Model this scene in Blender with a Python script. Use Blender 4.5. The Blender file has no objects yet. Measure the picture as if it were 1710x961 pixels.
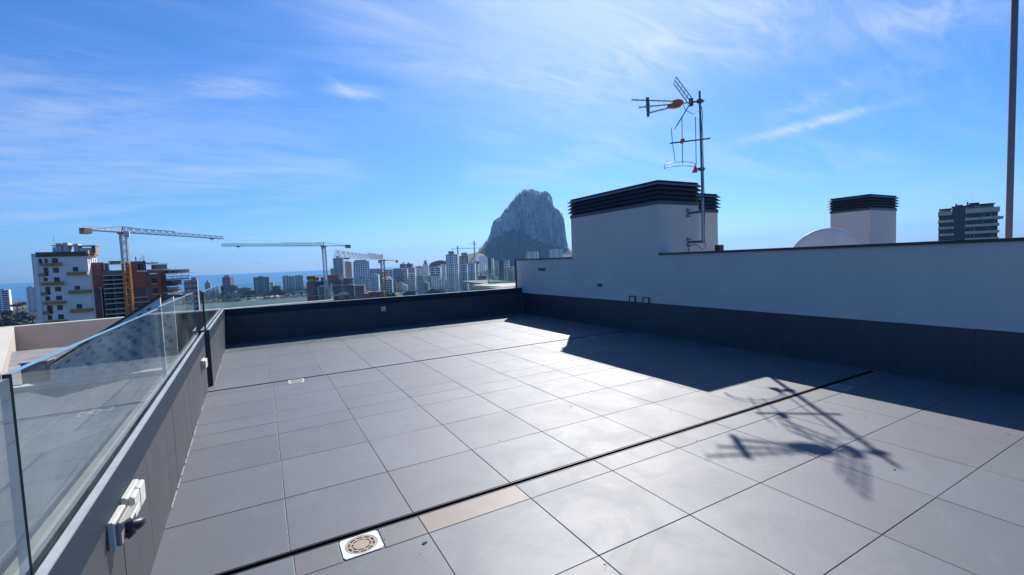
import bpy, math, random
from mathutils import Vector, Matrix
random.seed(7)
R = math.radians
SC = bpy.context.scene
COL = SC.collection

# ------------------------------------------------------------------ camera
EYE = 1.352
YAW, PIT, ROL = R(28.9454), R(-3.4311), R(-2.2808)
FPX = 752.81
FW = Vector((math.sin(YAW)*math.cos(PIT), math.cos(YAW)*math.cos(PIT), math.sin(PIT)))
_r = Vector((math.cos(YAW), -math.sin(YAW), 0)); _u = _r.cross(FW)
RT = math.cos(ROL)*_r + math.sin(ROL)*_u
UP = -math.sin(ROL)*_r + math.cos(ROL)*_u
cam = bpy.data.cameras.new('camera'); camo = bpy.data.objects.new('camera', cam); COL.objects.link(camo)
cam.sensor_width = 36; cam.lens = FPX/1710*36
cam.clip_start = 0.05; cam.clip_end = 60000
M = Matrix((RT, UP, -FW)).transposed().to_4x4(); M.translation = Vector((0, 0, EYE))
camo.matrix_world = M
SC.camera = camo

# ------------------------------------------------------------------ light and exposure
SUN = Vector((0.80, 0.97, 1.0)).normalized()
sun_el = math.asin(SUN.z); sun_az = math.atan2(SUN.x, SUN.y)
SC.view_settings.view_transform = 'Standard'
SC.view_settings.look = 'None'
SC.view_settings.exposure = 0.35
SC.view_settings.gamma = 1.0
sl = bpy.data.lights.new('sun', 'SUN'); sl.energy = 5.0; sl.angle = R(0.5); sl.color = (1.0, 0.965, 0.92)
so = bpy.data.objects.new('sun', sl); COL.objects.link(so)
so.rotation_euler = SUN.to_track_quat('Z', 'Y').to_euler()

W = bpy.data.worlds.new('World'); SC.world = W; W.use_nodes = True
nt = W.node_tree; N = nt.nodes; L = nt.links
bg = N['Background']

class Nodes:
    """small helper to write node maths"""
    def __init__(s, tree): s.n = tree.nodes; s.l = tree.links
    def math(s, op, a, b=None, c=None, clamp=False):
        m = s.n.new('ShaderNodeMath'); m.operation = op; m.use_clamp = clamp
        for i, v in enumerate((a, b, c)):
            if v is None: continue
            if isinstance(v, (int, float)): m.inputs[i].default_value = v
            else: s.l.new(v, m.inputs[i])
        return m.outputs[0]
    def dot(s, a, v):
        m = s.n.new('ShaderNodeVectorMath'); m.operation = 'DOT_PRODUCT'
        s.l.new(a, m.inputs[0]); m.inputs[1].default_value = v
        return m.outputs['Value']
    def noise(s, vec, scale, detail=4, rough=.55, dist=0.0, rot=(0, 0, 0), sc=(1, 1, 1), loc=(0, 0, 0)):
        mp = s.n.new('ShaderNodeMapping'); s.l.new(vec, mp.inputs[0])
        mp.inputs['Rotation'].default_value = rot; mp.inputs['Scale'].default_value = sc; mp.inputs['Location'].default_value = loc
        t = s.n.new('ShaderNodeTexNoise'); s.l.new(mp.outputs[0], t.inputs['Vector'])
        t.inputs['Scale'].default_value = scale; t.inputs['Detail'].default_value = detail
        t.inputs['Roughness'].default_value = rough; t.inputs['Distortion'].default_value = dist
        return t.outputs[0]
    def ramp(s, f, stops):
        r = s.n.new('ShaderNodeValToRGB'); s.l.new(f, r.inputs[0])
        e = r.color_ramp.elements
        while len(e) < len(stops): e.new(0.5)
        for k, (p, c) in enumerate(stops):
            e[k].position = p; e[k].color = c if len(c) == 4 else (*c, 1)
        return r.outputs[0]
    def step(s, f, a, b):
        m = s.n.new('ShaderNodeMapRange'); m.interpolation_type = 'SMOOTHSTEP'
        s.l.new(f, m.inputs[0]); m.inputs[1].default_value = a; m.inputs[2].default_value = b
        return m.outputs[0]
    def mix(s, f, a, b, mode='MIX'):
        m = s.n.new('ShaderNodeMix'); m.data_type = 'RGBA'; m.blend_type = mode
        for sock, v in ((m.inputs[0], f), (m.inputs[6], a), (m.inputs[7], b)):
            if isinstance(v, (int, float)): sock.default_value = v
            elif isinstance(v, (tuple, list)): sock.default_value = v if len(v) == 4 else (*v, 1)
            else: s.l.new(v, sock)
        return m.outputs[2]

def pxdir(px, py):
    return (FW*FPX + RT*(px-855) - UP*(py-480.5)).normalized()

def build_world():
    h = Nodes(nt)
    tc = N.new('ShaderNodeTexCoord'); d = tc.outputs['Generated']
    sky = N.new('ShaderNodeTexSky'); sky.sky_type = 'NISHITA'; sky.sun_disc = False
    sky.sun_elevation = sun_el; sky.sun_rotation = sun_az
    sky.altitude = 60; sky.air_density = SKY_AIR[0]; sky.dust_density = SKY_AIR[1]; sky.ozone_density = SKY_AIR[2]
    hs = N.new('ShaderNodeHueSaturation'); hs.inputs['Saturation'].default_value = SKY_SAT
    L.new(h.mix(1.0, sky.outputs[0], SKY_TINT, 'MULTIPLY'), hs.inputs['Color'])
    # cirrus, laid on a plane high above the place
    sep = N.new('ShaderNodeSeparateXYZ'); L.new(d, sep.inputs[0])
    zc = h.math('ADD', h.math('MAXIMUM', sep.outputs[2], 0.0), 0.16)
    cx = h.math('DIVIDE', sep.outputs[0], zc); cy = h.math('DIVIDE', sep.outputs[1], zc)
    cmb = N.new('ShaderNodeCombineXYZ'); L.new(cx, cmb.inputs[0]); L.new(cy, cmb.inputs[1])
    p = cmb.outputs[0]
    big = h.step(h.noise(p, 0.62, 3, .5, 0.4, loc=(3.1, 1.7, 0)), .40, .68)
    streak = h.noise(p, 1.5, 7, .60, 1.2, rot=(0, 0, R(-35)), sc=(0.55, 2.2, 1), loc=(1.3, 4.2, 0))
    veil = h.math('MULTIPLY', big, h.step(streak, .36, .78))
    fine = h.noise(p, 5.0, 8, .66, 1.6, rot=(0, 0, R(-30)), sc=(0.5, 1.7, 1))
    finem = h.step(fine, .34, .70)
    dens = h.math("MULTIPLY", veil, 0.40)
    def blob(px, py, ang, a, b, amt, tex):
        nonlocal dens
        c = pxdir(px, py); t = pxdir(px+math.cos(R(ang))*10, py-math.sin(R(ang))*10) - c
        t = (t - c*t.dot(c)).normalized(); n = c.cross(t)
        u = h.math('DIVIDE', h.dot(d, t), a/FPX); v = h.math('DIVIDE', h.dot(d, n), b/FPX)
        r2 = h.math('ADD', h.math('MULTIPLY', u, u), h.math('MULTIPLY', v, v))
        g = h.math('EXPONENT', h.math('MULTIPLY', r2, -1.0))
        g = h.math('MULTIPLY', g, h.math('GREATER_THAN', h.dot(d, c), 0.3))
        g = h.math('MULTIPLY', g, h.math('ADD', h.math('MULTIPLY', finem, tex), 1-tex))
        dens = h.math('ADD', dens, h.math('MULTIPLY', g, amt))
    for b in CLOUDS_GLOW: blob(*b)
    dens = h.math('MINIMUM', dens, 0.85)
    col = h.mix(dens, hs.outputs[0], CLOUD_COL)
    L.new(col, bg.inputs['Color']); bg.inputs['Strength'].default_value = SKY_STRENGTH

SKY_STRENGTH = 0.088
SKY_AIR = (0.96, 0.56, 4.0)
SKY_TINT = (.68, .90, 1.25)
SKY_SAT = 1.14
CLOUD_COL = (6.6, 7.6, 9.2)
CLOUDS_GLOW = [  # px, py, streak angle, half length, half width, amount, graininess
    (595, 154, -4, 34, 8, .62, .6), (570, 146, -35, 22, 5, .3, .7), (405, 150, -4, 44, 13, .42, .7), (370, 140, 12, 90, 16, .16, .7),
    (1345, 210, 14, 72, 6.5, .85, .65), (1360, 168, 24, 56, 10, .26, .8), (1540, 28, 12, 110, 22, .40, .7),
    (1130, 75, 24, 200, 50, .34, .75), (1010, 235, 26, 120, 22, .26, .8), (960, 275, 14, 80, 14, .22, .8),
    (1160, 40, 8, 220, 60, .28, .6), (850, 130, -10, 190, 22, .26, .6), (760, 85, -8, 60, 10, .2, .7),
    (960, -60, 0, 300, 140, .30, .3), (960, 20, 0, 190, 80, .20, .4),  # broad soft blobs painting the sun's glow into the veil
    (190, 238, 4, 330, 44, .26, .5), (300, 300, 4, 260, 22, .22, .5), (60, 130, 0, 180, 40, .14, .5), (30, 185, 0, 60, 8, .22, .6),
    (560, 312, 8, 70, 12, .16, .6), (440, 355, 3, 60, 5, .16, .6), (1500, 120, 20, 160, 26, .16, .8),
]
build_world()

# ------------------------------------------------------------------ materials
def mat(name, col, rough=.7, var=.12, scale=3.0, bump=0.0, bscale=40.0, metal=0.0, spec=.5, rnd=0.0, stain=None, coords='Object'):
    m = bpy.data.materials.new(name); m.use_nodes = True
    t = m.node_tree; h = Nodes(t); b = t.nodes['Principled BSDF']
    b.inputs['Roughness'].default_value = rough; b.inputs['Metallic'].default_value = metal
    b.inputs['Specular IOR Level'].default_value = spec
    tc = t.nodes.new('ShaderNodeTexCoord'); v = tc.outputs['Object' if coords == 'World' else coords]
    if coords == 'World': v = t.nodes.new('ShaderNodeNewGeometry').outputs['Position']
    f = h.noise(v, scale, 5, .6)
    c = h.mix(h.step(f, .3, .7), tuple(x*(1-var) for x in col), tuple(min(1, x*(1+var)) for x in col))
    if rnd:
        oi = t.nodes.new('ShaderNodeObjectInfo')
        k = h.math('ADD', h.math('MULTIPLY', oi.outputs['Random'], 2*rnd), 1-rnd)
        cc = t.nodes.new('ShaderNodeCombineColor')
        for i in range(3): t.links.new(k, cc.inputs[i])
        c = h.mix(1.0, c, cc.outputs[0], 'MULTIPLY')
    if stain:
        s = h.step(h.noise(v, stain[1], 6, .7, .5), stain[2], stain[2]+.12)
        c = h.mix(h.math('MULTIPLY', s, stain[3]), c, stain[0])
    t.links.new(c, b.inputs['Base Color'])
    if bump:
        bn = t.nodes.new('ShaderNodeBump'); bn.inputs['Strength'].default_value = bump; bn.inputs['Distance'].default_value = 0.01
        t.links.new(h.noise(v, bscale, 4, .6), bn.inputs['Height']); t.links.new(bn.outputs[0], b.inputs['Normal'])
    return m

def plaster_mat(name, col):
    """trowelled render: faint cloudiness, dribbles under the coping, fine grain"""
    m = bpy.data.materials.new(name); m.use_nodes = True
    t = m.node_tree; h = Nodes(t); b = t.nodes['Principled BSDF']
    b.inputs['Roughness'].default_value = .93; b.inputs['Specular IOR Level'].default_value = .25
    v = t.nodes.new('ShaderNodeNewGeometry').outputs['Position']
    c = h.mix(h.step(h.noise(v, .9, 5, .6, .6), .3, .7), tuple(x*.955 for x in col), tuple(x*1.03 for x in col))
    dr = h.step(h.noise(v, 5.5, 5, .65, .3, sc=(1, 1, .07)), .57, .76)
    c = h.mix(h.math('MULTIPLY', dr, .17), c, tuple(x*.66 for x in col))
    tr = h.noise(v, 16, 5, .7, .8, sc=(1, 1, 2.2))
    c = h.mix(h.math('MULTIPLY', h.step(tr, .52, .70), .09), c, tuple(x*.75 for x in col))
    t.links.new(c, b.inputs['Base Color'])
    bn = t.nodes.new('ShaderNodeBump'); bn.inputs['Strength'].default_value = .35; bn.inputs['Distance'].default_value = .008
    hh = h.math('ADD', h.math('MULTIPLY', tr, .8), h.math('MULTIPLY', h.noise(v, 190, 3, .6), .35))
    t.links.new(hh, bn.inputs['Height']); t.links.new(bn.outputs[0], b.inputs['Normal'])
    return m

def tile_mat(name, col, rough, stain_amt=.25, wet=0):
    """porcelain tile: fine speckle, footprints and dust, uneven gloss"""
    m = bpy.data.materials.new(name); m.use_nodes = True
    t = m.node_tree; h = Nodes(t); b = t.nodes['Principled BSDF']
    ge = t.nodes.new('ShaderNodeNewGeometry'); v = ge.outputs['Position']
    oi = t.nodes.new('ShaderNodeObjectInfo')
    cloud = h.noise(v, 1.1, 4, .6, .6)
    mott = h.noise(v, 7, 5, .65)
    grain = h.noise(v, 260, 2, .6)
    c = h.mix(h.step(cloud, .3, .7), tuple(x*.93 for x in col), tuple(x*1.07 for x in col))
    b.inputs['Specular IOR Level'].default_value = .9
    c = h.mix(h.math('MULTIPLY', h.step(mott, .5, .75), .32), c, tuple(x*1.22 for x in col))
    k = h.math('ADD', h.math('MULTIPLY', oi.outputs['Random'], .2), .90)
    k = h.math('MULTIPLY', k, h.math('ADD', h.math('MULTIPLY', grain, .22), .89))
    cc = t.nodes.new('ShaderNodeCombineColor')
    for i in range(3): t.links.new(k, cc.inputs[i])
    c = h.mix(1.0, c, cc.outputs[0], 'MULTIPLY')
    spot = h.step(h.noise(v, 26, 6, .78, .4), .635, .69)
    c = h.mix(h.math('MULTIPLY', spot, stain_amt), c, (.045, .04, .036))
    dust = h.step(h.noise(v, 11, 7, .8, 1.2, loc=(5, 9, 2)), .60, .72)
    c = h.mix(h.math('MULTIPLY', dust, stain_amt*.9), c, (.36, .34, .31))
    ring = h.math('ABSOLUTE', h.math('SUBTRACT', h.noise(v, 1.7, 4, .55, .9, loc=(2, 7, 1)), .5))
    water = h.math('SUBTRACT', 1.0, h.step(ring, .002, .016))
    c = h.mix(h.math('MULTIPLY', water, stain_amt*.38), c, (.24, .235, .22))
    t.links.new(c, b.inputs['Base Color'])
    r = h.math('ADD', h.math('MULTIPLY', h.step(h.noise(v, 2.2, 5, .65, .8), .3, .7), .05), rough-.025)
    t.links.new(h.math('ADD', r, h.math('MULTIPLY', dust, .1)), b.inputs['Roughness'])
    bn = t.nodes.new('ShaderNodeBump'); bn.inputs['Strength'].default_value = .12; bn.inputs['Distance'].default_value = .004
    t.links.new(h.noise(v, 120, 3, .6), bn.inputs['Height']); t.links.new(bn.outputs[0], b.inputs['Normal'])
    return m

def glass_mat(name, tint, ior=1.5, haze=.02):
    m = bpy.data.materials.new(name); m.use_nodes = True
    t = m.node_tree; n = t.nodes; n.clear(); h = Nodes(t)
    out = n.new('ShaderNodeOutputMaterial'); tr = n.new('ShaderNodeBsdfTransparent'); tr.inputs[0].default_value = (*tint, 1)
    gl = n.new('ShaderNodeBsdfGlossy'); gl.inputs['Roughness'].default_value = .0; gl.inputs['Color'].default_value = (.95, 1, 1, 1)
    fr = n.new('ShaderNodeFresnel'); fr.inputs[0].default_value = ior
    mx = n.new('ShaderNodeMixShader'); ge = n.new('ShaderNodeNewGeometry')
    t.links.new(h.math('MULTIPLY', fr.outputs[0], h.math('SUBTRACT', 1.0, ge.outputs['Backfacing'])), mx.inputs[0])
    t.links.new(tr.outputs[0], mx.inputs[1]); t.links.new(gl.outputs[0], mx.inputs[2])
    df = n.new('ShaderNodeBsdfDiffuse'); df.inputs[0].default_value = (.55, .62, .6, 1)
    mx2 = n.new('ShaderNodeMixShader')
    tc = n.new('ShaderNodeTexCoord')
    dirt = h.math('MULTIPLY', h.step(h.noise(tc.outputs['Object'], 2.6, 6, .7, .5), .35, .8), haze)
    t.links.new(dirt, mx2.inputs[0]); t.links.new(mx.outputs[0], mx2.inputs[1]); t.links.new(df.outputs[0], mx2.inputs[2])
    t.links.new(mx2.outputs[0], out.inputs[0])
    return m

TILE = (.097, .104, .114)
MT = {
 'tile': tile_mat('floor_tile_porcelain', TILE, .61, .24),
 'tile_sand': tile_mat('floor_tile_sandy', (.20, .14, .105), .6, .3),
 'tile_dusty': tile_mat('floor_tile_dusty', (.098, .092, .090), .6, .3),
 'clad': tile_mat('wall_tile_porcelain', (.031, .034, .042), .6, .1),
 'grout': mat('grout', (.13, .126, .122), .95, .3, 8),
 'grout_white': mat('pale_grout', (.26, .26, .26), .95, .25, 30),
 'slot': mat('drain_slot_black', (.012, .012, .014), .5, .2, 8),
 'plaster': plaster_mat('render_plaster', (.64, .59, .53)),
 'plaster_cream': mat('cream_plaster', (.46, .385, .325), .92, .05, 1.5, .25, 200, coords='World'),
 'cream': mat('cream_stone', (.62, .58, .46), .85, .08, 4, .2, 120),
 'dark_metal': mat('dark_coated_metal', (.034, .036, .042), .38, .1, 6, spec=.5),
 'channel': mat('dark_blue_channel', (.024, .036, .056), .6, .08, 5, spec=.15),  # one even dark blue for the band below the glass
 'lip': mat('bright_aluminium', (.36, .38, .37), .5, .08, 12, metal=.3), 'sill': mat('beige_sill', (.30, .27, .22), .85, .1, 9),
 'louvre': mat('louvre_blue_grey', (.060, .068, .09), .36, .08, 8, spec=.5),
 'glass': glass_mat('balustrade_glass', (.925, .965, .955), 1.5, .10),
 'glass_green': glass_mat('green_screen_glass', (.74, .87, .85), 1.5, .30),
 'glass_edge': mat('glass_edge', (.20, .36, .40), .12, .15, 9, spec=.8),
 'black_edge': mat('dark_glass_edge', (.012, .02, .022), .2, .1, 9),
 'white_plastic': mat('white_plastic', (.66, .66, .56), .35, .05, 12),
 'grey_plastic': mat('grey_plastic', (.30, .27, .25), .4, .06, 12),
 'black_plastic': mat('black_plastic', (.02, .022, .03), .4, .1, 12),
 'white_drain': mat('white_drain_frame', (.72, .74, .70), .45, .06, 20, stain=((.4, .36, .28), 18, .6, .3)),
 'drain_brown': mat('drain_grate_brown', (.37, .29, .21), .6, .12, 25, stain=((.2, .14, .1), 30, .58, .4)),
 'galv': mat('galvanised_steel', (.34, .36, .39), .42, .12, 20, metal=.6),
 'galv_dark': mat('dull_steel', (.13, .14, .16), .45, .12, 20, metal=.5),
 'orange_plastic': mat('orange_plastic', (.72, .13, .03), .45, .1, 20),
 'dish': mat('white_dish_paint', (.62, .64, .62), .5, .05, 4),
 'pole': mat('brown_pole_paint', (.17, .14, .155), .5, .1, 10),
 'concrete': mat('concrete', (.70, .69, .66), .9, .16, 2.2, .3, 40, stain=((.82, .80, .76), 4.0, .56, .5)),
 'mortar': mat('mortar_patch_dark', (.40, .405, .41), .95, .2, 9, .6, 60, rnd=.25),
 'mortar_pale': mat('mortar_patch_pale', (.85, .84, .80), .95, .1, 9, .6, 60, rnd=.2),
 'black_hole': mat('hole_shade', (.02, .02, .022), .9, .1, 9),  # near-black colour standing in for shade inside slots, openings and louvres
 'roof': mat('roof_gravel', (.25, .24, .23), .95, .2, 3),
 'leaf_dry': mat('dry_leaf', (.035, .03, .03), .8, .2, 20),
 'cable': mat('black_cable', (.015, .015, .018), .5, .1, 10),
 # far things
 'white_wall': mat('white_render', (.82, .82, .80), .9, .05, .2),
 'pale_wall': mat('pale_grey_render', (.66, .64, .62), .9, .06, .2),
 'grey_wall': mat('grey_render', (.33, .325, .32), .9, .08, .2),
 'beige_wall': mat('beige_render', (.46, .33, .23), .9, .06, .2),
 'cream_wall': mat('cream_render', (.60, .52, .40), .9, .06, .2),
 'teal_wall': mat('teal_render', (.16, .36, .42), .85, .06, .2),
 'dark_wall': mat('dark_cladding', (.075, .07, .08), .8, .1, .2),
 'brown_roof': mat('brown_roof', (.20, .15, .12), .9, .15, .4),
 'ochre': mat('ochre_balcony', (.42, .225, .065), .8, .12, .6),
 'orange_fascia': mat('orange_fascia', (.62, .36, .20), .85, .08, .6),
 'rust': mat('rust_brown', (.16, .075, .04), .9, .2, .8),
 'brick': mat('red_brick', (.33, .09, .052), .9, .22, 1.2, .4, 8),
 'brick_dark': mat('dark_brick', (.15, .066, .05), .9, .25, 1.0, .4, 8),
 'brown_brick': mat('brown_brick', (.26, .13, .105), .9, .25, 1.0, .4, 8),
 'raw_concrete': mat('raw_concrete', (.17, .155, .145), .9, .2, .8),
 'timber': mat('formwork_timber', (.50, .42, .25), .85, .15, 1),
 'win': mat('window_glass_dark', (.022, .026, .034), .15, .2, .3, spec=.5),
 'win_blue': mat('window_glass_blue', (.05, .09, .16), .2, .15, .3),
 'crane': mat('crane_yellow', (.50, .20, .04), .6, .12, .5),
 'crane_grey': mat('crane_grey', (.20, .205, .21), .6, .1, .5),
 'crane_white': mat('crane_white', (.62, .63, .62), .6, .08, .5),
 'counter': mat('counterweight', (.48, .30, .20), .9, .1, .5),
 'leaf': mat('pine_foliage', (.034, .055, .030), .85, .35, .35, coords='Object'),
 'leaf2': mat('shrub_foliage', (.055, .075, .035), .85, .35, .35, coords='Object'),
 'bark': mat('bark', (.10, .07, .05), .95, .2, 2),
 'ground': mat('ground_earth', (.075, .08, .045), .95, .35, .012, stain=((.26, .22, .15), .006, .60, .5), coords='Object'),
 'asphalt': mat('asphalt', (.05, .05, .052), .9, .2, .1),
 'sand_lot': mat('sandy_lot', (.42, .36, .25), .95, .12, .05),
 'hill': mat('hill_scrub', (.15, .12, .07), .95, .35, .02, stain=((.05, .07, .035), .03, .5, .7)),
 'car_white': mat('car_paint_white', (.7, .7, .7), .3, .02, 1), 'car_dark': mat('car_paint_dark', (.05, .06, .08), .3, .02, 1),
 'tyre': mat('tyre', (.02, .02, .02), .8, .1, 2),
 'bird': mat('gull_plumage', (.12, .12, .13), .8, .2, 3),
}

def rock_mat():
    m = bpy.data.materials.new('limestone_cliff'); m.use_nodes = True
    t = m.node_tree; h = Nodes(t); b = t.nodes['Principled BSDF']; b.inputs['Roughness'].default_value = .95
    b.inputs['Specular IOR Level'].default_value = .1
    tc = t.nodes.new('ShaderNodeTexCoord'); v = tc.outputs['Object']
    st = h.noise(v, .030, 8, .68, 1.0, sc=(1, 1, .40))
    fn = h.noise(v, .085, 7, .7, .6, sc=(1, 1, .6))
    c = h.ramp(st, [(.30, (.12, .115, .11)), (.42, (.32, .305, .285)), (.55, (.54, .515, .48)), (.68, (.42, .395, .355)), (.8, (.60, .55, .48))])  # rock streaks; the darkest stops also paint shade between the crags
    c = h.mix(h.math('MULTIPLY', h.step(fn, .54, .62), .8), c, (.06, .07, .055))
    t.links.new(c, b.inputs['Base Color'])
    bn = t.nodes.new('ShaderNodeBump'); bn.inputs['Strength'].default_value = .9; bn.inputs['Distance'].default_value = 12
    t.links.new(st, bn.inputs['Height']); t.links.new(bn.outputs[0], b.inputs['Normal'])
    return m
def talus_mat():
    m = bpy.data.materials.new('talus_scrub'); m.use_nodes = True
    t = m.node_tree; h = Nodes(t); b = t.nodes['Principled BSDF']; b.inputs['Roughness'].default_value = .95
    b.inputs['Specular IOR Level'].default_value = .1
    tc = t.nodes.new('ShaderNodeTexCoord'); v = tc.outputs['Object']
    c = h.mix(h.step(h.noise(v, .05, 6, .65), .35, .65), (.022, .034, .022), (.045, .055, .035))
    c = h.mix(h.step(h.noise(v, .045, 7, .75, 1.0), .64, .70), c, (.30, .28, .25))
    t.links.new(c, b.inputs['Base Color'])
    return m
def sea_mat():
    m = bpy.data.materials.new('sea_water'); m.use_nodes = True
    t = m.node_tree; h = Nodes(t); b = t.nodes['Principled BSDF']
    ge = t.nodes.new('ShaderNodeNewGeometry'); v = ge.outputs['Position']
    c = h.mix(h.step(h.noise(v, .0012, 4, .6, .3, sc=(1, 4, 1), rot=(0, 0, R(25))), .38, .62), (.030, .15, .28), (.045, .19, .33))
    t.links.new(c, b.inputs['Base Color'])
    b.inputs['Roughness'].default_value = .42; b.inputs['Specular IOR Level'].default_value = .22
    bn = t.nodes.new('ShaderNodeBump'); bn.inputs['Strength'].default_value = .7; bn.inputs['Distance'].default_value = 1.5
    t.links.new(h.noise(v, .05, 5, .6), bn.inputs['Height']); t.links.new(bn.outputs[0], b.inputs['Normal'])
    return m
MT['rock'] = rock_mat(); MT['talus'] = talus_mat(); MT['sea'] = sea_mat()
MT['lagoon'] = mat('lagoon_water', (.085, .125, .10), .5, .2, .01, spec=.08)

# ------------------------------------------------------------------ mesh building
class B:
    """collects shapes and links them as ONE mesh object"""
    def __init__(s): s.v = []; s.f = []; s.mi = []; s.ms = []; s.smooth = []
    def m(s, name):
        if name not in s.ms: s.ms.append(name)
        return s.ms.index(name)
    def add(s, vs, fs, mt, smooth=False):
        o = len(s.v); s.v += [tuple(x) for x in vs]; k = s.m(mt)
        for f in fs: s.f.append(tuple(i+o for i in f)); s.mi.append(k); s.smooth.append(smooth)
        return s
    def box(s, x0, x1, y0, y1, z0, z1, mt):
        vs = [(x0,y0,z0),(x1,y0,z0),(x1,y1,z0),(x0,y1,z0),(x0,y0,z1),(x1,y0,z1),(x1,y1,z1),(x0,y1,z1)]
        return s.hexa(vs, mt)
    def hexa(s, vs, mt):
        return s.add(vs, [(3,2,1,0),(4,5,6,7),(0,1,5,4),(1,2,6,5),(2,3,7,6),(3,0,4,7)], mt)
    def cbox(s, x0, x1, y0, y1, z0, z1, c, mt):
        """box with every edge chamfered by c"""
        vs = []
        for z, e in ((z0, c), (z0+c, 0), (z1-c, 0), (z1, c)):
            a, b_ = e, c
            vs += [(x0+a+b_,y0+a,z),(x1-a-b_,y0+a,z),(x1-a,y0+a+b_,z),(x1-a,y1-a-b_,z),(x1-a-b_,y1-a,z),(x0+a+b_,y1-a,z),(x0+a,y1-a-b_,z),(x0+a,y0+a+b_,z)]
        fs = [tuple(range(7, -1, -1)), tuple(range(24, 32))]
        for k in range(3):
            for i in range(8):
                j = (i+1) % 8; fs.append((k*8+i, k*8+j, k*8+8+j, k*8+8+i))
        return s.add(vs, fs, mt)
    def bar(s, p, q, w, mt, h=None, up=(0, 0, 1)):
        """square bar between two points"""
        p = Vector(p); q = Vector(q); d = (q-p).normalized(); u = Vector(up)
        if abs(d.dot(u)) > .98: u = Vector((0, 1, 0)) if abs(d.y) < .9 else Vector((1, 0, 0))
        a = d.cross(u).normalized()*(w/2); b = a.cross(d).normalized()*((h or w)/2)
        vs = [p-a-b, p+a-b, p+a+b, p-a+b, q-a-b, q+a-b, q+a+b, q-a+b]
        return s.add(vs, [(3,2,1,0),(4,5,6,7),(0,1,5,4),(1,2,6,5),(2,3,7,6),(3,0,4,7)], mt)
    def tube(s, pts, r, mt, n=8, cap=True):
        pts = [Vector(p) for p in pts]; rs = r if isinstance(r, (list, tuple)) else [r]*len(pts)
        vs = []; fs = []; ref = None
        for i, p in enumerate(pts):
            d = (pts[min(i+1, len(pts)-1)] - pts[max(i-1, 0)]).normalized()
            if ref is None:
                ref = Vector((0, 0, 1)) if abs(d.z) < .9 else Vector((1, 0, 0))
            a = (ref - d*ref.dot(d)).normalized(); b = d.cross(a); ref = a
            for k in range(n):
                t = 2*math.pi*k/n; vs.append(p + (a*math.cos(t)+b*math.sin(t))*rs[i])
        for i in range(len(pts)-1):
            for k in range(n):
                j = (k+1) % n; fs.append((i*n+k, i*n+j, (i+1)*n+j, (i+1)*n+k))
        s.add(vs, fs, mt, True)
        if cap:
            s.add(vs[:n], [tuple(range(n-1, -1, -1))], mt); s.add(vs[-n:], [tuple(range(n))], mt)
        return s
    def prism(s, poly, d, mt):
        """polygon (3-D points) extruded along d"""
        n = len(poly); d = Vector(d); a = [Vector(p) for p in poly]; b = [p+d for p in a]
        fs = [tuple(range(n-1, -1, -1)), tuple(range(n, 2*n))] + [(i, (i+1) % n, (i+1) % n+n, i+n) for i in range(n)]
        return s.add(a+b, fs, mt)
    def build(s, name, parent=None, loc=None, rz=0.0, world=True):
        if world and parent:      # shapes were given in world coordinates
            o = parent.location; s.v = [(a-o.x, b-o.y, c-o.z) for a, b, c in s.v]
        me = bpy.data.meshes.new(name); me.from_pydata(s.v, [], s.f)
        for k in s.ms: me.materials.append(MT[k])
        me.polygons.foreach_set('material_index', s.mi); me.polygons.foreach_set('use_smooth', s.smooth)
        me.update()
        o = bpy.data.objects.new(name, me); COL.objects.link(o)
        if parent: o.parent = parent
        if loc is not None: o.location = loc
        o.rotation_euler.z = rz
        return o

def tag(o, label=None, cat=None, group=None, kind=None):
    if label: o['label'] = label
    if cat: o['category'] = cat
    if group: o['group'] = group
    if kind: o['kind'] = kind
    return o
def thing(name, label, cat, loc=(0, 0, 0), rz=0.0, group=None):
    o = bpy.data.objects.new(name, None); COL.objects.link(o); o.empty_display_size = .2
    o.location = loc; o.rotation_euler.z = rz
    return tag(o, label, cat, group)
def inst(me, name, parent=None, loc=(0, 0, 0), rz=0.0, scale=None):
    o = bpy.data.objects.new(name, me); COL.objects.link(o)
    if parent: o.parent = parent
    o.location = loc; o.rotation_euler.z = rz
    if scale: o.scale = scale
    return o
def copy_thing(o, loc, rz, label=None, scale=None):
    c = o.copy(); COL.objects.link(c); c.location = loc; c.rotation_euler.z = rz
    if label: c['label'] = label
    if scale: c.scale = scale
    for ch in list(o.children):
        d = ch.copy(); COL.objects.link(d); d.parent = c
        for g in list(ch.children):
            e = g.copy(); COL.objects.link(e); e.parent = d
    return c

EYEV = Vector((0, 0, EYE))
def at(px, py, D):
    """world point seen at a photo pixel, at horizontal distance D"""
    d = pxdir(px, py); return EYEV + d*(D/math.hypot(d.x, d.y))
def on_plane(px, py, p, n):
    d = pxdir(px, py); return EYEV + d*((p-EYEV).dot(n)/d.dot(n))


# ------------------------------------------------------------------ the terrace floor
XW = 5.776                                        # face of the long wall on the right
YP = 9.92                                         # face of the far parapet
def xf(y): return -0.482 - 0.0285*(y-1.0)            # inner face of the near parapet
def xg(y): return -0.587 - 0.0175*(y-6.4)         # inner face of the farther parapet
JG = 0.0032                                       # joint width
SLOTS = [(2.326, 2.368), (6.092, 6.132)]
deck = B(); deck.box(-9, 17, -4, 12.5, -3.4, -.05, 'roof').build('roof_deck').__setitem__('kind', 'structure')

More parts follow.
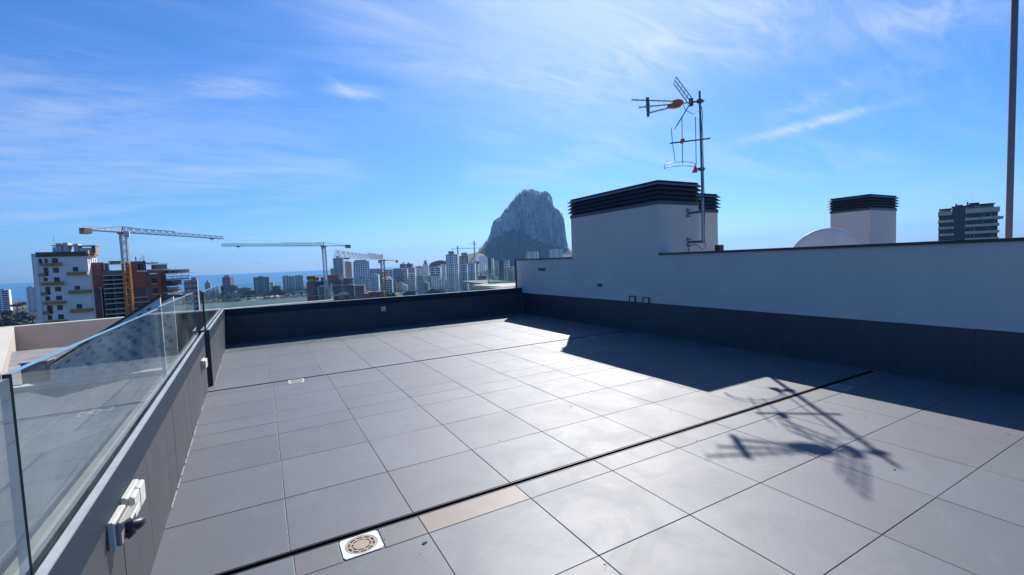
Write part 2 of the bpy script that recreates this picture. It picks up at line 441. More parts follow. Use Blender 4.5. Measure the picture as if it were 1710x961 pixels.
def floor_base(name, x0, x1, y0, y1):
    b = B(); ys = [y0] + [v for sl_ in SLOTS for v in sl_] + [y1]
    for i in range(0, len(ys), 2):
        b.box(x0, x1, ys[i], ys[i+1], -.045, -.0035, 'grout')
    o = b.build(name); o['kind'] = 'structure'
    for s0, s1 in SLOTS:
        c = B(); c.box(x0, x1, s0+.001, s1-.001, -.044, -.036, 'slot')
        c.box(x0, x1, s0+.001, s0+.006, -.036, -.001, 'slot'); c.box(x0, x1, s1-.006, s1-.001, -.036, -.001, 'slot')
        c.build('drain_channel', o)
    return o
floor = floor_base('terrace_floor', -.66, XW+.02, -3.0, 9.98)

tile_cache = {}
def tile_mesh(w, d, mt, t=.010, ch=.0022):
    k = (round(w, 3), round(d, 3), mt)
    if k not in tile_cache:
        b = B(); a, e = w/2, d/2
        vs = [(-a,-e,-t),(a,-e,-t),(a,e,-t),(-a,e,-t),(-a,-e,-ch*.6),(a,-e,-ch*.6),(a,e,-ch*.6),(-a,e,-ch*.6),(-a+ch,-e+ch,0),(a-ch,-e+ch,0),(a-ch,e-ch,0),(-a+ch,e-ch,0)]
        fs = [(8,9,10,11)]
        for i in range(4):
            j = (i+1) % 4; fs += [(i, j, 4+j, 4+i), (4+i, 4+j, 8+j, 8+i)]
        b.add(vs, fs, mt); o = b.build('tmp'); tile_cache[k] = o.data; bpy.data.objects.remove(o)
        tile_cache[k].name = 'floor_tile'
    return tile_cache[k]
rt = random.Random(3)
def lay(parent, x0, x1, y0, y1, mt='tile', label=None):
    w, d = x1-x0-JG, y1-y0-JG
    o = inst(tile_mesh(w, d, mt), 'floor_tile', parent, ((x0+x1)/2, (y0+y1)/2, rt.uniform(-.0004, .0004)))
    o.rotation_euler = (R(rt.gauss(0, .05)), R(rt.gauss(0, .05)), R(rt.gauss(0, .02)))
    if label: o['label'] = label
    return o
XL = [0.034 + .6045*k for k in range(10)]
XL = [-.64] + XL[:10] + [XW+.005] if XL[9] < XW else [-.64] + XL
rows_near = [-.84, -.235, .37, .965, 1.556, 2.145, 2.324]
rows_mid = [2.370, 2.946, 3.551, 4.150, 4.485, 4.800, 5.345, 5.895, 6.090]
rows_far = [6.134, 6.72, 7.345, 7.94, 8.54, 8.75, 9.35, 9.95]
DRAINS = [(.245, .437, 2.150, 2.322), (4.735, 4.925, 2.150, 2.322), (.195, .375, 5.900, 6.088), (4.715, 4.905, 5.900, 6.088)]
for rows, off in ((rows_near, .012), (rows_mid, 0), (rows_far, -.03)):
    for ya, yb in zip(rows[:-1], rows[1:]):
        for i in range(len(XL)-1):
            xa = XL[i] + (off if i else 0); xb = XL[i+1] + (off if i < len(XL)-2 else 0)
            cut = [d for d in DRAINS if abs((d[2]+d[3])/2-(ya+yb)/2) < .05 and xa < (d[0]+d[1])/2 < xb]
            mt, lb = 'tile', None
            if abs(ya-2.145) < .01 and 1 <= i <= 2: mt = 'tile_dusty'
            if abs(ya-2.145) < .01 and i == 2: mt, lb = 'tile_sand', 'sandy orange strip of tile beside the drain slot'
            if cut:
                lay(floor, xa, cut[0][0], ya, yb, mt); lay(floor, cut[0][1], xb, ya, yb, mt)
            else:
                lay(floor, xa, xb, ya, yb, mt, lb)
# pale grout left along the left-hand joint and the foot of the parapet
g = B(); rg = random.Random(11)
for y0, y1, x in ((.4, 2.3, .046), (2.4, 6.05, .034), (6.15, 9.4, .004)):
    y = y0
    while y < y1:
        ln = rg.uniform(.03, .22)
        if rg.random() < .5: g.box(x-.0020, x+.0006, y, min(y+ln, y1), -.0036, .0003, 'grout_white')
        y += ln + rg.uniform(.01, .10)
y = .5
while y < 9.8:
    ln = rg.uniform(.04, .3); f_ = xf if y < 6.3 else xg
    if rg.random() < .7 and abs(y-6.3) > .35: g.hexa([(f_(y)+.001, y, -.003), (f_(y)+.008, y, -.003), (f_(y+ln)+.007, y+ln, -.003), (f_(y+ln)+.001, y+ln, -.003), (f_(y)+.001, y, .007), (f_(y)+.006, y, .001), (f_(y+ln)+.005, y+ln, .001), (f_(y+ln)+.001, y+ln, .006)], 'grout_white')
    y += ln + rg.uniform(.0, .06)
tag(g.build('pale_grout', floor), kind='stuff')

def floor_drain(x0, x1, y0, y1, label, brown=True):
    cx, cy = (x0+x1)/2, (y0+y1)/2
    t = thing('floor_drain', label, 'floor drain', (cx, cy, -.003), group='drains set in the tiled floor')
    w, d = (x1-x0)/2-.004, (y1-y0)/2-.004; rad = min(w, d)*.93; n = 40
    ringo = []; b = B(); vs = []; fs = []
    for k in range(n):
        a = 2*math.pi*k/n; c_, s_ = math.cos(a), math.sin(a)
        q = min(w/abs(c_) if abs(c_) > 1e-6 else 9, d/abs(s_) if abs(s_) > 1e-6 else 9)
        vs += [(c_*q, s_*q, .0045), (c_*rad, s_*rad, .0045), (c_*rad, s_*rad, -.004), (c_*q, s_*q, -.004)]
    for k in range(n):
        j = (k+1) % n
        fs += [(k*4, j*4, j*4+1, k*4+1), (k*4+1, j*4+1, j*4+2, k*4+2), (k*4+3, j*4+3, j*4, k*4)]
    b.add(vs, fs, 'white_drain' if brown else 'grey_wall'); b.build('frame', t, world=False)
    gr = B(); gm = 'drain_brown' if brown else 'galv'
    r0 = rad*.985
    def ann(ra, rb, z0, z1, m_, a0=0, a1=2*math.pi, nn=36):
        v_, f_ = [], []
        for k in range(nn+1):
            a = a0+(a1-a0)*k/nn; c_, s_ = math.cos(a), math.sin(a)
            v_ += [(c_*ra, s_*ra, z1), (c_*rb, s_*rb, z1), (c_*rb, s_*rb, z0), (c_*ra, s_*ra, z0)]
        for k in range(nn):
            i, j = k*4, k*4+4
            f_ += [(i, i+1, j+1, j), (i+1, i+2, j+2, j+1), (i, j, j+3, i+3)]
        f_ += [(0, 3, 2, 1), (nn*4, nn*4+1, nn*4+2, nn*4+3)]
        gr.add(v_, f_, m_)
    ann(r0*.84, r0, -.004, .0038, gm); ann(r0*.60, r0*.71, -.004, .0036, gm)
    ann(.0005, r0*.50, -.004, .0040, gm)
    for ra, rb, nb, of in ((r0*.71, r0*.84, 10, 0), (r0*.50, r0*.60, 8, .2)):
        for k in range(nb):
            a = of+2*math.pi*k/nb; ann(ra, rb, -.004, .0034, gm, a-.09, a+.09, 3)
    gr.build('grate', t, world=False)
    B().box(-w, w, -d, d, -.006, -.0042, 'slot').build('sump', t, world=False)
    return t
floor_drain(*DRAINS[0], 'white square floor drain with brown round grate beside the near drain slot')
floor_drain(*DRAINS[1], 'dim floor drain in the shade at the wall end of the near slot', False)
floor_drain(*DRAINS[2], 'small worn floor drain beside the far drain slot on the sunlit side', True)
floor_drain(*DRAINS[3], 'faint floor drain in the shade at the wall end of the far slot', False)

# crumbs of mortar and one dry leaf
cr = B(); rc = random.Random(5)
for k in range(60):
    if k < 7: x, y = rc.uniform(-.3, .9), rc.uniform(1.9, 2.32)
    else: x, y = rc.uniform(-.4, 5.4), rc.uniform(.9, 8.5)
    r_ = rc.choice((.002, .003, .004, .006)); a = rc.uniform(0, 3.1)
    cr.bar((x-r_*math.cos(a), y-r_*math.sin(a), .002), (x+r_*math.cos(a), y+r_*math.sin(a), .002), r_, rc.choice(('grout_white', 'leaf_dry', 'leaf_dry', 'concrete')), .003)
tag(cr.build('mortar_crumbs'), kind='stuff')
lf = B(); lx, ly = on_plane(709, 908, Vector((0, 0, 0)), Vector((0, 0, 1))).to_2d()
lv = [(-.016, 0, .002), (-.006, .007, .006), (.008, .006, .005), (.017, .001, .003), (.007, -.006, .004), (-.007, -.006, .003)]
lf.add(lv + [(a, b_, c-.0015) for a, b_, c in lv], [(0, 5, 4, 3, 2, 1), (6, 7, 8, 9, 10, 11)] + [(i, (i+1) % 6, (i+1) % 6+6, i+6) for i in range(6)], 'leaf_dry')
tag(lf.build('dry_leaf', loc=(lx, ly, 0), rz=.2), 'tiny dark dry leaf on the floor beside the brown drain grate', 'leaf')

# ------------------------------------------------------------------ parapets and their glass
CLZ = .517
def clad_x(parent, f, y0, y1, z1, joints, sgn=1, name='cladding_tile'):
    """upright tiles on a wall that runs along y; f(y) gives the face"""
    ys = [y0] + [j for j in joints if y0 < j < y1] + [y1]
    for a, b_ in zip(ys[:-1], ys[1:]):
        a += .002; b_ -= .002; j = rt.uniform(-.0006, .0006)*sgn
        o = B(); c = .0018*sgn; t_ = .012*sgn
        A, Bq = f(a)+j, f(b_)+j
        o.hexa([(A-t_, a, .004), (A, a, .004), (Bq, b_, .004), (Bq-t_, b_, .004), (A-t_, a, z1), (A, a, z1), (Bq, b_, z1), (Bq-t_, b_, z1)] if sgn > 0 else
               [(A, a, .004), (A-t_, a, .004), (Bq-t_, b_, .004), (Bq, b_, .004), (A, a, z1), (A-t_, a, z1), (Bq-t_, b_, z1), (Bq, b_, z1)], 'clad')
        o.build(name, parent)
near_j = [.37, .965, 1.26, 1.556, 1.85, 2.145, 2.37, 2.65, 2.946, 3.25, 3.551, 3.85, 4.15, 4.485, 4.80, 5.345, 5.895]
pw = thing('parapet_wall', 'low grey tiled parapet along the left edge, nearest the camera', 'parapet', (-.55, 3, 0))
def skew(b, f, off0, off1, y0, y1, z0, z1, mt):
    b.hexa([(f(y0)+off0, y0, z0), (f(y0)+off1, y0, z0), (f(y1)+off1, y1, z0), (f(y1)+off0, y1, z0),
            (f(y0)+off0, y0, z1), (f(y0)+off1, y0, z1), (f(y1)+off1, y1, z1), (f(y1)+off0, y1, z1)], mt)
b = B(); skew(b, xf, -.085, -.0125, -.5, 6.398, -.04, CLZ, 'plaster'); b.build('core', pw)
clad_x(pw, xf, -.5, 6.395, CLZ-.001, near_j)
gb = thing('glass_balustrade', 'near glass balustrade on the left parapet, with a dark open joint between its panes', 'balustrade', (-.55, 3, CLZ))
def channel(t, f, y0, y1, z0, z1):
    b = B(); skew(b, f, -.022, .002, y0, y1, z0+.001, z1-.006, 'channel'); skew(b, f, -.086, -.056, y0, y1, z0+.001, z1-.006, 'channel')
    skew(b, f, -.056, -.022, y0, y1, z0+.001, z0+.03, 'channel'); b.build('base_channel', t)
    b = B(); skew(b, f, -.020, .004, y0, y1, z1-.006, z1, 'lip'); skew(b, f, -.088, -.057, y0, y1, z1-.006, z1-.001, 'sill'); b.build('channel_lip', t)
    b = B(); skew(b, f, -.0285, -.022, y0, y1, z0+.03, z1-.008, 'black_plastic'); skew(b, f, -.056, -.0485, y0, y1, z0+.03, z1-.008, 'black_plastic'); b.build('gasket', t)
def pane(t, p0, p1, nrm, z0, z1, th=.017, ends=('glass_edge', 'black_edge'), gm='glass'):
    """one pane with clear faces and tinted edges; p0, p1 are plan points of its nearer face"""
    b = B(); p0 = Vector(p0); p1 = Vector(p1); n = Vector(nrm)*th
    q = [p0, p1, p1+n, p0+n]
    vs = [(*v, z0) for v in q] + [(*v, z1) for v in q]
    b.add(vs, [(0, 1, 5, 4), (2, 3, 7, 6)], gm); b.add(vs, [(4, 5, 6, 7), (3, 2, 1, 0)], 'glass_edge')
    b.add(vs, [(3, 0, 4, 7)], ends[0]); b.add(vs, [(1, 2, 6, 5)], ends[1])
    return b.build('glass_pane', t)
ZN = .655
channel(gb, xf, -.5, 6.385, CLZ, ZN)
for y0, y1, e0, e1 in ((-.4, 1.468, 'glass_edge', 'glass_edge'), (1.484, 3.660, 'black_edge', 'glass_edge'), (3.670, 5.90, 'glass_edge', 'glass_edge')):
    pane(gb, (xf(y0)-.030, y0), (xf(y1)-.030, y1), (-1, 0), CLZ+.04, 1.128+.004*y0, ends=(e0, e1))

pw2 = thing('parapet_wall', 'taller grey tiled parapet at the far left, with a dark end face', 'parapet', (-.62, 8, 0))
b = B(); skew(b, xg, -.085, -.0125, 6.412, 10.05, -.04, .535, 'plaster'); b.build('core', pw2)
clad_x(pw2, xg, 6.412, 9.918, .534, [6.72, 7.345, 7.94, 8.54, 9.15])
b = B(); b.hexa([(-.715, 6.400, .004), (-.587, 6.400, .004), (-.587, 6.4115, .004), (-.715, 6.4115, .004), (-.715, 6.400, .676), (-.5855, 6.400, .676), (-.5855, 6.4115, .676), (-.715, 6.4115, .676)], 'clad'); b.build('end_tile', pw2)
gb2 = thing('glass_balustrade', 'short glass balustrade on the far left parapet, with a black leading edge', 'balustrade', (-.62, 8, .535))
channel(gb2, xg, 6.412, 9.918, .535, .675)
pane(gb2, (xg(6.43)-.030, 6.43), (xg(9.97)-.030, 9.97), (-1, 0), .57, 1.128, ends=('black_edge', 'glass_edge'))

pw3 = thing('parapet_wall', 'dark tiled parapet across the far end of the terrace', 'parapet', (2.5, YP, 0))
b = B(); b.box(-.64, XW+.10, YP+.0125, YP+.115, -.04, .522, 'plaster'); b.build('core', pw3)
xs = [-.668] + [v-.03 for v in XL[1:-1]] + [XW-.014]
for a, c in zip(xs[:-1], xs[1:]):
    j = rt.uniform(-.0006, .0006)
    B().box(a+.002, c-.002, YP+j, YP+.012, .004, .521, 'clad').build('cladding_tile', pw3)
gb3 = thing('glass_balustrade', 'long glass balustrade along the far dark parapet', 'balustrade', (2.5, YP, .522))
b = B(); b.box(-.660, XW+.06, YP-.002, YP+.024, .523, .649, 'channel'); b.box(-.645, XW+.06, YP+.062, YP+.112, .523, .649, 'channel'); b.box(-.64, XW+.06, YP+.025, YP+.061, .523, .55, 'channel'); b.build('base_channel', gb3)
b = B(); b.box(-.65, XW-.03, YP-.004, YP+.022, .649, .655, 'lip'); b.box(-.65, XW+.06, YP+.064, YP+.116, .649, .654, 'lip'); b.build('channel_lip', gb3)
x = -.63
while x < XW-.1:
    x1 = min(x+2.12, XW-.02)
    pane(gb3, (x+.005, YP+.035), (x1-.005, YP+.035), (0, 1), .56, 1.112, ends=('glass_edge', 'glass_edge')); x = x1

# ------------------------------------------------------------------ the long wall, its skirting and the vent shafts
lw = thing('terrace_wall', 'long pale plastered wall with a dark tiled skirting and black coping on the right', 'wall', (XW, 3, 0))
B().box(XW, XW+.2, -3.2, 5.36, -.04, 1.345, 'plaster').build('wall_body', lw)
B().box(XW, XW+.2, 7.76, 10.16, -.04, 1.345, 'plaster').build('wall_body', lw)
B().box(XW-.032, XW+.225, -3.2, 5.357, 1.345, 1.376, 'dark_metal').build('coping', lw)
b = B(); b.box(XW-.032, XW+.225, 7.763, 10.20, 1.345, 1.376, 'dark_metal'); b.box(XW-.032, XW+.225, 10.161, 10.2, .62, 1.345, 'dark_metal'); b.build('coping', lw)
ys = [-3.2, -2.05, -1.445] + [v for v in rows_near[:5]] + [2.145, 2.75, 3.35, 3.95, 4.55, 5.15, 5.75, 6.35, 6.95, 7.55, 8.15, 8.75, 9.35, 9.915]
for a, c in zip(ys[:-1], ys[1:]):
    j = rt.uniform(-.0006, .0006); zt = .548 - .0028*(a+c)/2
    B().box(XW-.0125+j, XW-.0005, a+.001, c-.001, .004, zt, 'clad').build('skirting_tile', lw)

def louvre(t, x0, x1, y0, y1, z0, zt):
    """base flashing, four sloping blades and a flat cap round a dark core"""
    B().box(x0+.03, x1-.03, y0+.03, y1-.03, z0, zt-.012, 'black_hole').build('louvre_core', t)
    def ring(prof, name):
        b = B(); vs = []; fs = []; n = len(prof)
        for o, z in prof: vs += [(x0-o, y0-o, z), (x1+o, y0-o, z), (x1+o, y1+o, z), (x0-o, y1+o, z)]
        for k in range(n):
            m_ = (k+1) % n
            for i in range(4):
                j = (i+1) % 4; fs.append((k*4+i, k*4+j, m_*4+j, m_*4+i))
        b.add(vs, fs, 'louvre'); b.build(name, t)
    H = zt-z0; p = (H-.105)/4.0
    ring([(-.03, z0+.001), (.012, z0+.001), (.012, z0+.055), (-.02, z0+.095), (-.03, z0+.095)], 'louvre_base')
    for k in range(4):
        z = z0+.098+p*k
        ring([(-.028, z+p*.10), (.048, z+p*.04), (.050, z+p*.10), (.008, z+p*.62), (-.012, z+p*.92), (-.028, z+p*.92)], 'slat')
    B().box(x0-.004, x1+.004, y0-.004, y1+.004, zt-.012, zt, 'louvre').build('cap', t)
def shaft(label, x0, x1, y0, y1, zb, z1, zt):
    t = thing('vent_shaft', label, 'vent shaft', ((x0+x1)/2, (y0+y1)/2, zb), group='plastered vent shafts with louvred caps')
    B().box(x0, x1, y0, y1, zb, z1, 'plaster').build('shaft_body', t)
    louvre(t, x0, x1, y0, y1, z1, zt)
    return t
shaft('largest plastered vent shaft, rising flush from the wall beside the antenna mast', XW, 6.76, 5.36, 7.76, -.04, 2.183, 2.577)
shaft('vent shaft half hidden behind the large shaft and the antenna mast', 7.35, 8.56, 6.31, 7.9, .55, 2.19, 2.585)
shaft('separate vent shaft rising behind the white satellite dish', 12.93, 14.30, 5.37, 6.24, .55, 2.225, 2.61)
B().box(XW+.2, 17, -3.2, 12.4, -.05, .55, 'roof').build('upper_roof').__setitem__('kind', 'structure')
# things on the long wall
B_ = B(); B_.box(XW-.012, XW+.002, 8.80, 9.10, 1.082, 1.142, 'black_plastic'); B_.box(XW-.030, XW-.012, 8.80, 9.10, 1.122, 1.142, 'dark_metal')
tag(B_.build('wall_light'), 'small dark slot shaped wall light on the far part of the pale wall', 'wall light')
tp = B(); tp.tube([(XW-.002, 6.84, .815), (XW-.05, 6.85, .81), (XW-.06, 6.87, .80)], .012, 'black_plastic'); tp.tube([(XW-.05, 6.86, .80), (XW-.058, 6.80, .785)], .018, 'black_plastic')
tp.tube([(XW-.045, 6.86, .81), (XW-.05, 6.91, .84), (XW-.052, 6.95, .848)], [.008, .008, .006], 'black_plastic'); tp.tube([(XW-.05, 6.86, .80), (XW-.055, 6.89, .775)], .007, 'black_plastic')
tag(tp.build('garden_tap'), 'small dark tap on the pale wall below the large vent shaft', 'tap')
def recess_box(y0, y1, z0, z1, label):
    t = thing('junction_box', label, 'junction box', (XW, (y0+y1)/2, z0), group='square boxes above the skirting')
    b = B(); w = .012
    for a, c, d, e in ((y0, y1, z1-w, z1), (y0, y1, z0, z0+w), (y0, y0+w, z0+w, z1-w), (y1-w, y1, z0+w, z1-w)):
        b.box(XW-.03, XW-.001, a, c, d, e, 'louvre')
    b.build('rim', t); B().box(XW-.016, XW-.001, y0+w, y1-w, z0+w, z1-w, 'plaster').build('cover', t)
recess_box(5.915, 6.06, .522, .636, 'square wall box above the skirting, the farther of two')
recess_box(5.59, 5.735, .522, .630, 'square wall box above the skirting, the nearer of two')

# sockets
sk = thing('power_socket', 'white outdoor socket with its flap open and a black plug in it', 'socket', (xf(2.025), 2.025, .43), group='white outdoor sockets on the parapet')
X0 = xf(2.025)
B().cbox(X0, X0+.022, 1.960, 2.105, .425, .520, .004, 'white_plastic').build('back_box', sk)
b = B(); b.cbox(X0+.022, X0+.036, 1.965, 2.100, .430, .515, .004, 'grey_plastic'); b.build('face_plate', sk)
b = B(); b.hexa([(X0+.036, 1.975, .498), (X0+.066, 1.975, .512), (X0+.066, 2.093, .512), (X0+.036, 2.093, .498), (X0+.034, 1.975, .506), (X0+.062, 1.975, .520), (X0+.062, 2.093, .520), (X0+.034, 2.093, .506)], 'white_plastic'); b.build('flap', sk)
pl = thing('power_plug', 'black plug pushed into the open white socket', 'plug', (X0+.036, 2.030, .46))
b = B(); b.tube([(X0+.034, 2.035, .468), (X0+.055, 2.035, .466)], [.024, .021], 'black_plastic', 12); b.build('plug_body', pl)
b = B(); b.tube([(X0+.045, 2.035, .464), (X0+.062, 2.043, .460), (X0+.070, 2.060, .458), (X0+.071, 2.074, .458)], [.020, .021, .018, .014], 'black_plastic', 10); b.build('plug_grip', pl)
b = B(); b.tube([(X0+.045, 2.030, .458), (X0+.052, 2.017, .446), (X0+.042, 2.005, .436)], [.018, .014, .008], 'black_plastic', 10); b.build('cable_stub', pl)
sk2 = thing('power_socket', 'white outdoor socket with closed flaps, just beyond the plugged one', 'socket', (xf(2.245), 2.245, .43), group='white outdoor sockets on the parapet')
X0 = xf(2.245)
B().cbox(X0, X0+.022, 2.155, 2.340, .425, .520, .004, 'white_plastic').build('back_box', sk2)
B().cbox(X0+.022, X0+.042, 2.160, 2.245, .430, .516, .005, 'white_plastic').build('flap', sk2)
B().cbox(X0+.022, X0+.042, 2.249, 2.335, .430, .516, .005, 'white_plastic').build('flap', sk2)
sk3 = thing('power_socket', 'lone white socket at the far end of the near parapet', 'socket', (xf(5.75), 5.75, .34), group='white outdoor sockets on the parapet')
X0 = xf(5.75)
B().cbox(X0, X0+.025, 5.66, 5.86, .335, .435, .004, 'white_plastic').build('back_box', sk3)
B().cbox(X0+.025, X0+.045, 5.67, 5.85, .34, .43, .005, 'white_plastic').build('flap', sk3)
sk4 = thing('power_socket', 'small pale socket on the dark far parapet', 'socket', (2.265, YP, .36))
B().cbox(2.215, 2.315, YP-.03, YP-.001, .362, .468, .004, 'white_plastic').build('back_box', sk4)
B().cbox(2.225, 2.305, YP-.042, YP-.03, .372, .458, .004, 'white_plastic').build('flap', sk4)

# ------------------------------------------------------------------ mast and aerials
MX, MY = 6.550, 5.135
am = thing('antenna_mast', 'tall steel antenna mast bracketed to the large vent shaft', 'antenna mast', (MX, MY, 1.50))
b = B(); b.tube([(MX+.03, MY, 1.51), (MX+.03, MY, 2.25)], .024, 'galv', 12); b.tube([(MX+.03, MY, 2.25), (MX-.005, MY, 4.035)], [.019, .017], 'galv_dark', 12); b.build('pole', am)
for z in (1.545, 2.045):
    b = B(); b.box(6.455, 6.500, 5.345, 5.3585, z-.075, z+.075, 'galv')
    for dz in (-.055, .055): b.tube([(6.44, 5.355, z+dz), (6.44, 5.318, z+dz)], .007, 'galv_dark', 6); b.bar((6.43, 5.335, z+dz), (6.53, 5.335, z+dz), .012, 'galv_dark')
    b.bar((6.478, 5.345, z), (MX+.005, MY-.01, z), .035, 'galv_dark', .04); b.build('wall_bracket', am)
b = B()
for z in (1.62, 1.93, 2.27, 2.62, 2.9, 3.12, 3.52): b.tube([(MX+.03-.035*max(0, (z-2.25)/1.785), MY, z-.006), (MX+.03-.035*max(0, (z-2.25)/1.785), MY, z+.006)], .0265 if z < 2.3 else .022, 'lip', 10)
tag(b.build('clamp_band', am), kind='stuff')
rcb = random.Random(2); px_ = lambda z: MX+.03-.035*max(0, (z-2.25)/1.785)
pts = [(px_(3.78)+.022, MY-.012, 3.78)]
for k in range(1, 24):
    z = 3.80-k*.098; pts.append((px_(z)+.022+rcb.uniform(-.002, .012), MY-.014, z))
pts += [(MX+.075, MY-.02, 1.47), (MX+.03, MY, 1.40), (MX-.05, MY+.08, 1.50), (6.47, 5.33, 1.48), (6.478, 5.345, 1.36)]
b = B(); b.tube(pts, .006, 'cable', 6); b.build('cable', am)

DB = Vector((-.75, .66, 0)).normalized(); WB = Vector((DB.y, -DB.x, 0))    # boom direction and across it
if WB.y < 0: WB = -WB
hub = Vector((6.445, 5.225, 3.868))
tv = thing('television_aerial', 'large television aerial with three booms and an orange box at the top of the mast', 'aerial', tuple(hub))
b = B(); b.bar(hub, (MX+.05, MY-.045, 3.868), .022, 'galv_dark'); b.box(MX-.04, MX+.035, MY-.03, MY+.03, 3.84, 3.90, 'galv_dark'); b.tube([hub-Vector((0, 0, .06)), hub+Vector((0, 0, .06))], .035, 'black_plastic', 10); b.build('mast_clamp', tv)
ob = Vector((6.26, 5.40, 3.868))
for tip, o in ((Vector((5.720, 5.845, 4.010)), ob+Vector((.02, .02, .055))), (Vector((5.800, 5.762, 3.868)), ob+Vector((.19, -.17, 0))), (Vector((5.905, 5.690, 3.758)), ob+Vector((-.05, .02, -.05)))):
    b = B(); b.bar(o, tip, .017, 'galv'); d_ = (tip-o); n_ = 7
    for k in range(n_):
        c = o + d_*(.25+.75*k/(n_-1)); hl = .085
        b.bar(c-WB*hl, c+WB*hl, .006, 'galv')
    b.build('boom', tv)
b = B(); b.prism([ob+DB*.19+Vector((0, 0, -.065)), ob+DB*.03+Vector((0, 0, -.10)), ob-DB*.12+Vector((0, 0, -.08)), ob-DB*.20+Vector((0, 0, .0)), ob-DB*.18+Vector((0, 0, .07)), ob-DB*.06+Vector((0, 0, .105)), ob+DB*.05+Vector((0, 0, .085)), ob+DB*.06+Vector((0, 0, .02)), ob+DB*.18+Vector((0, 0, -.005))], WB*.09, 'orange_plastic')
for i, v in enumerate(b.v): b.v[i] = tuple(Vector(v)-WB*.045)
b.v = [tuple(ob+(Vector(v)-ob)*.68) for v in b.v]; b.build('balun_box', tv)
b = B(); c = Vector((5.92, 5.675, 3.878)); b.prism([c+DB*.03+Vector((0, 0, .15)), c-DB*.02+Vector((0, 0, .15)), c-DB*.03+Vector((0, 0, 0)), c-DB*.02+Vector((0, 0, -.17)), c+DB*.02+Vector((0, 0, -.17)), c+DB*.03+Vector((0, 0, 0))], WB*.03, 'galv_dark'); b.build('boom_spreader', tv)
for sg in (1, -1):
    e = (DB*.52 + Vector((0, 0, .80*sg))).normalized(); b = B(); p0 = hub + e*.03; L_ = .43
    for w in (-.15, 0, .15): b.bar(p0+WB*w, p0+WB*w+e*L_, .013, 'galv')
    for k in range(6): q = p0+e*(L_*k/5); b.bar(q-WB*.15, q+WB*.15, .009, 'galv')
    b.build('reflector_grid', tv)
b = B(); b.tube([ob-DB*.12, ob-DB*.17+Vector((0, 0, -.12)), hub+Vector((.02, -.02, -.20)), Vector((MX-.01, MY+.02, 3.72))], .005, 'cable', 6); b.build('cable', tv)

n0 = Vector((6.110, 5.335, 3.194)); n1 = Vector((6.215, 5.225, 3.208)); n2 = Vector((MX-.065, MY+.04, 3.226))
dp = thing('dipole_aerial', 'aerial of upright rods on a short boom below the large television aerial', 'aerial', tuple(n2))
b = B(); b.bar(n0+DB*.04, (MX+.075, MY-.13, 3.236), .020, 'galv_dark'); b.build('boom', dp)
b = B(); b.tube([n0+WB*.14+Vector((0, 0, .29)), n0, n0+WB*.10-DB*.05+Vector((0, 0, -.285))], .006, 'galv'); b.build('rod', dp)
b = B(); b.tube([n1+Vector((0, 0, .40)), n1+Vector((0, 0, -.365))], .006, 'galv_dark'); b.build('rod', dp)
b = B(); b.tube([n2+Vector((0, 0, .39)), n2+Vector((0, 0, -.40))], .007, 'galv'); b.build('rod', dp)
b = B(); b.tube([n1-WB*.04, n1+WB*.04], .036, 'orange_plastic', 14); b.build('connection_box', dp)
pa = Vector((6.463, 5.181, 2.765)); pb = Vector((6.074, 5.488, 2.795)); mid = (pa+pb)/2; rad = (pa-pb).length/2
lp = thing('loop_aerial', 'bent loop aerial with a small orange box, lowest on the mast', 'aerial', tuple(pa))
arc = [mid + (pa-mid)*math.cos(t) - WB*rad*1.05*math.sin(t) for t in [math.pi*k/14 for k in range(15)]]
up = Vector((0, 0, .065)); b = B(); b.tube(arc[1:] + [arc[-1]+up*.5-WB*.02] + [p+up for p in reversed(arc)], .0055, 'galv'); b.build('loop', lp)
b = B(); b.prism([pa+DB*.05+Vector((0, 0, -.06)), pa-DB*.04+Vector((0, 0, -.055)), pa-DB*.04+Vector((0, 0, .0)), pa-DB*.0+Vector((0, 0, .075)), pa+DB*.02+Vector((0, 0, .0))], WB*.06, 'orange_plastic'); b.build('connection_box', lp)
b = B(); b.bar(pa-Vector((0, 0, .0)), (MX+.06, MY-.03, 2.752), .022, 'galv_dark'); b.box(MX-.03, MX+.05, MY-.035, MY+.03, 2.73, 2.78, 'galv_dark'); b.build('mast_clamp', lp)

# dish, pole, little post
dd = Vector((.62, .60, .42)).normalized(); ds = thing('satellite_dish', 'white satellite dish seen from behind over the wall coping', 'satellite dish', (8.4, 3.65, .55))
def dish_build():
    c = at(1374.5, 431.5, 9.0); a = dd.cross(Vector((0, 0, 1))).normalized(); u = a.cross(dd); rd = .50
    b = B(); vs = []; fs = []; nr, na = 10, 48
    for sd in (0, 1):
        for i in range(nr+1):
            r_ = rd*i/nr
            for k in range(na):
                t = 2*math.pi*k/na; vs.append(c + a*(r_*math.cos(t)) + u*(r_*1.06*math.sin(t)) + dd*(.155*(r_/rd)**2 - .155 + sd*.008))
    o2 = (nr+1)*na
    for i in range(nr):
        for k in range(na):
            j = (k+1) % na
            fs.append((i*na+k, (i+1)*na+k, (i+1)*na+j, i*na+j)); fs.append((o2+i*na+k, o2+i*na+j, o2+(i+1)*na+j, o2+(i+1)*na+k))
    for k in range(na): j = (k+1) % na; fs.append((nr*na+k, o2+nr*na+k, o2+nr*na+j, nr*na+j))
    b.add(vs, fs, 'dish', True); b.build('dish_bowl', ds)
    b = B(); b.bar(c-dd*.15, c-dd*.30, .08, 'galv_dark', .12); b.tube([(c-dd*.28).xy.to_3d()+Vector((0, 0, .56)), c-dd*.28], .03, 'galv', 10); b.build('stand', ds)
    b = B(); b.bar(c-u*rd+dd*.0, c+dd*.55-u*.15, .025, 'galv', .025); b.tube([c+dd*.55-u*.15, c+dd*.45-u*.12], .03, 'grey_plastic', 10); b.build('feed_arm', ds)
dish_build()
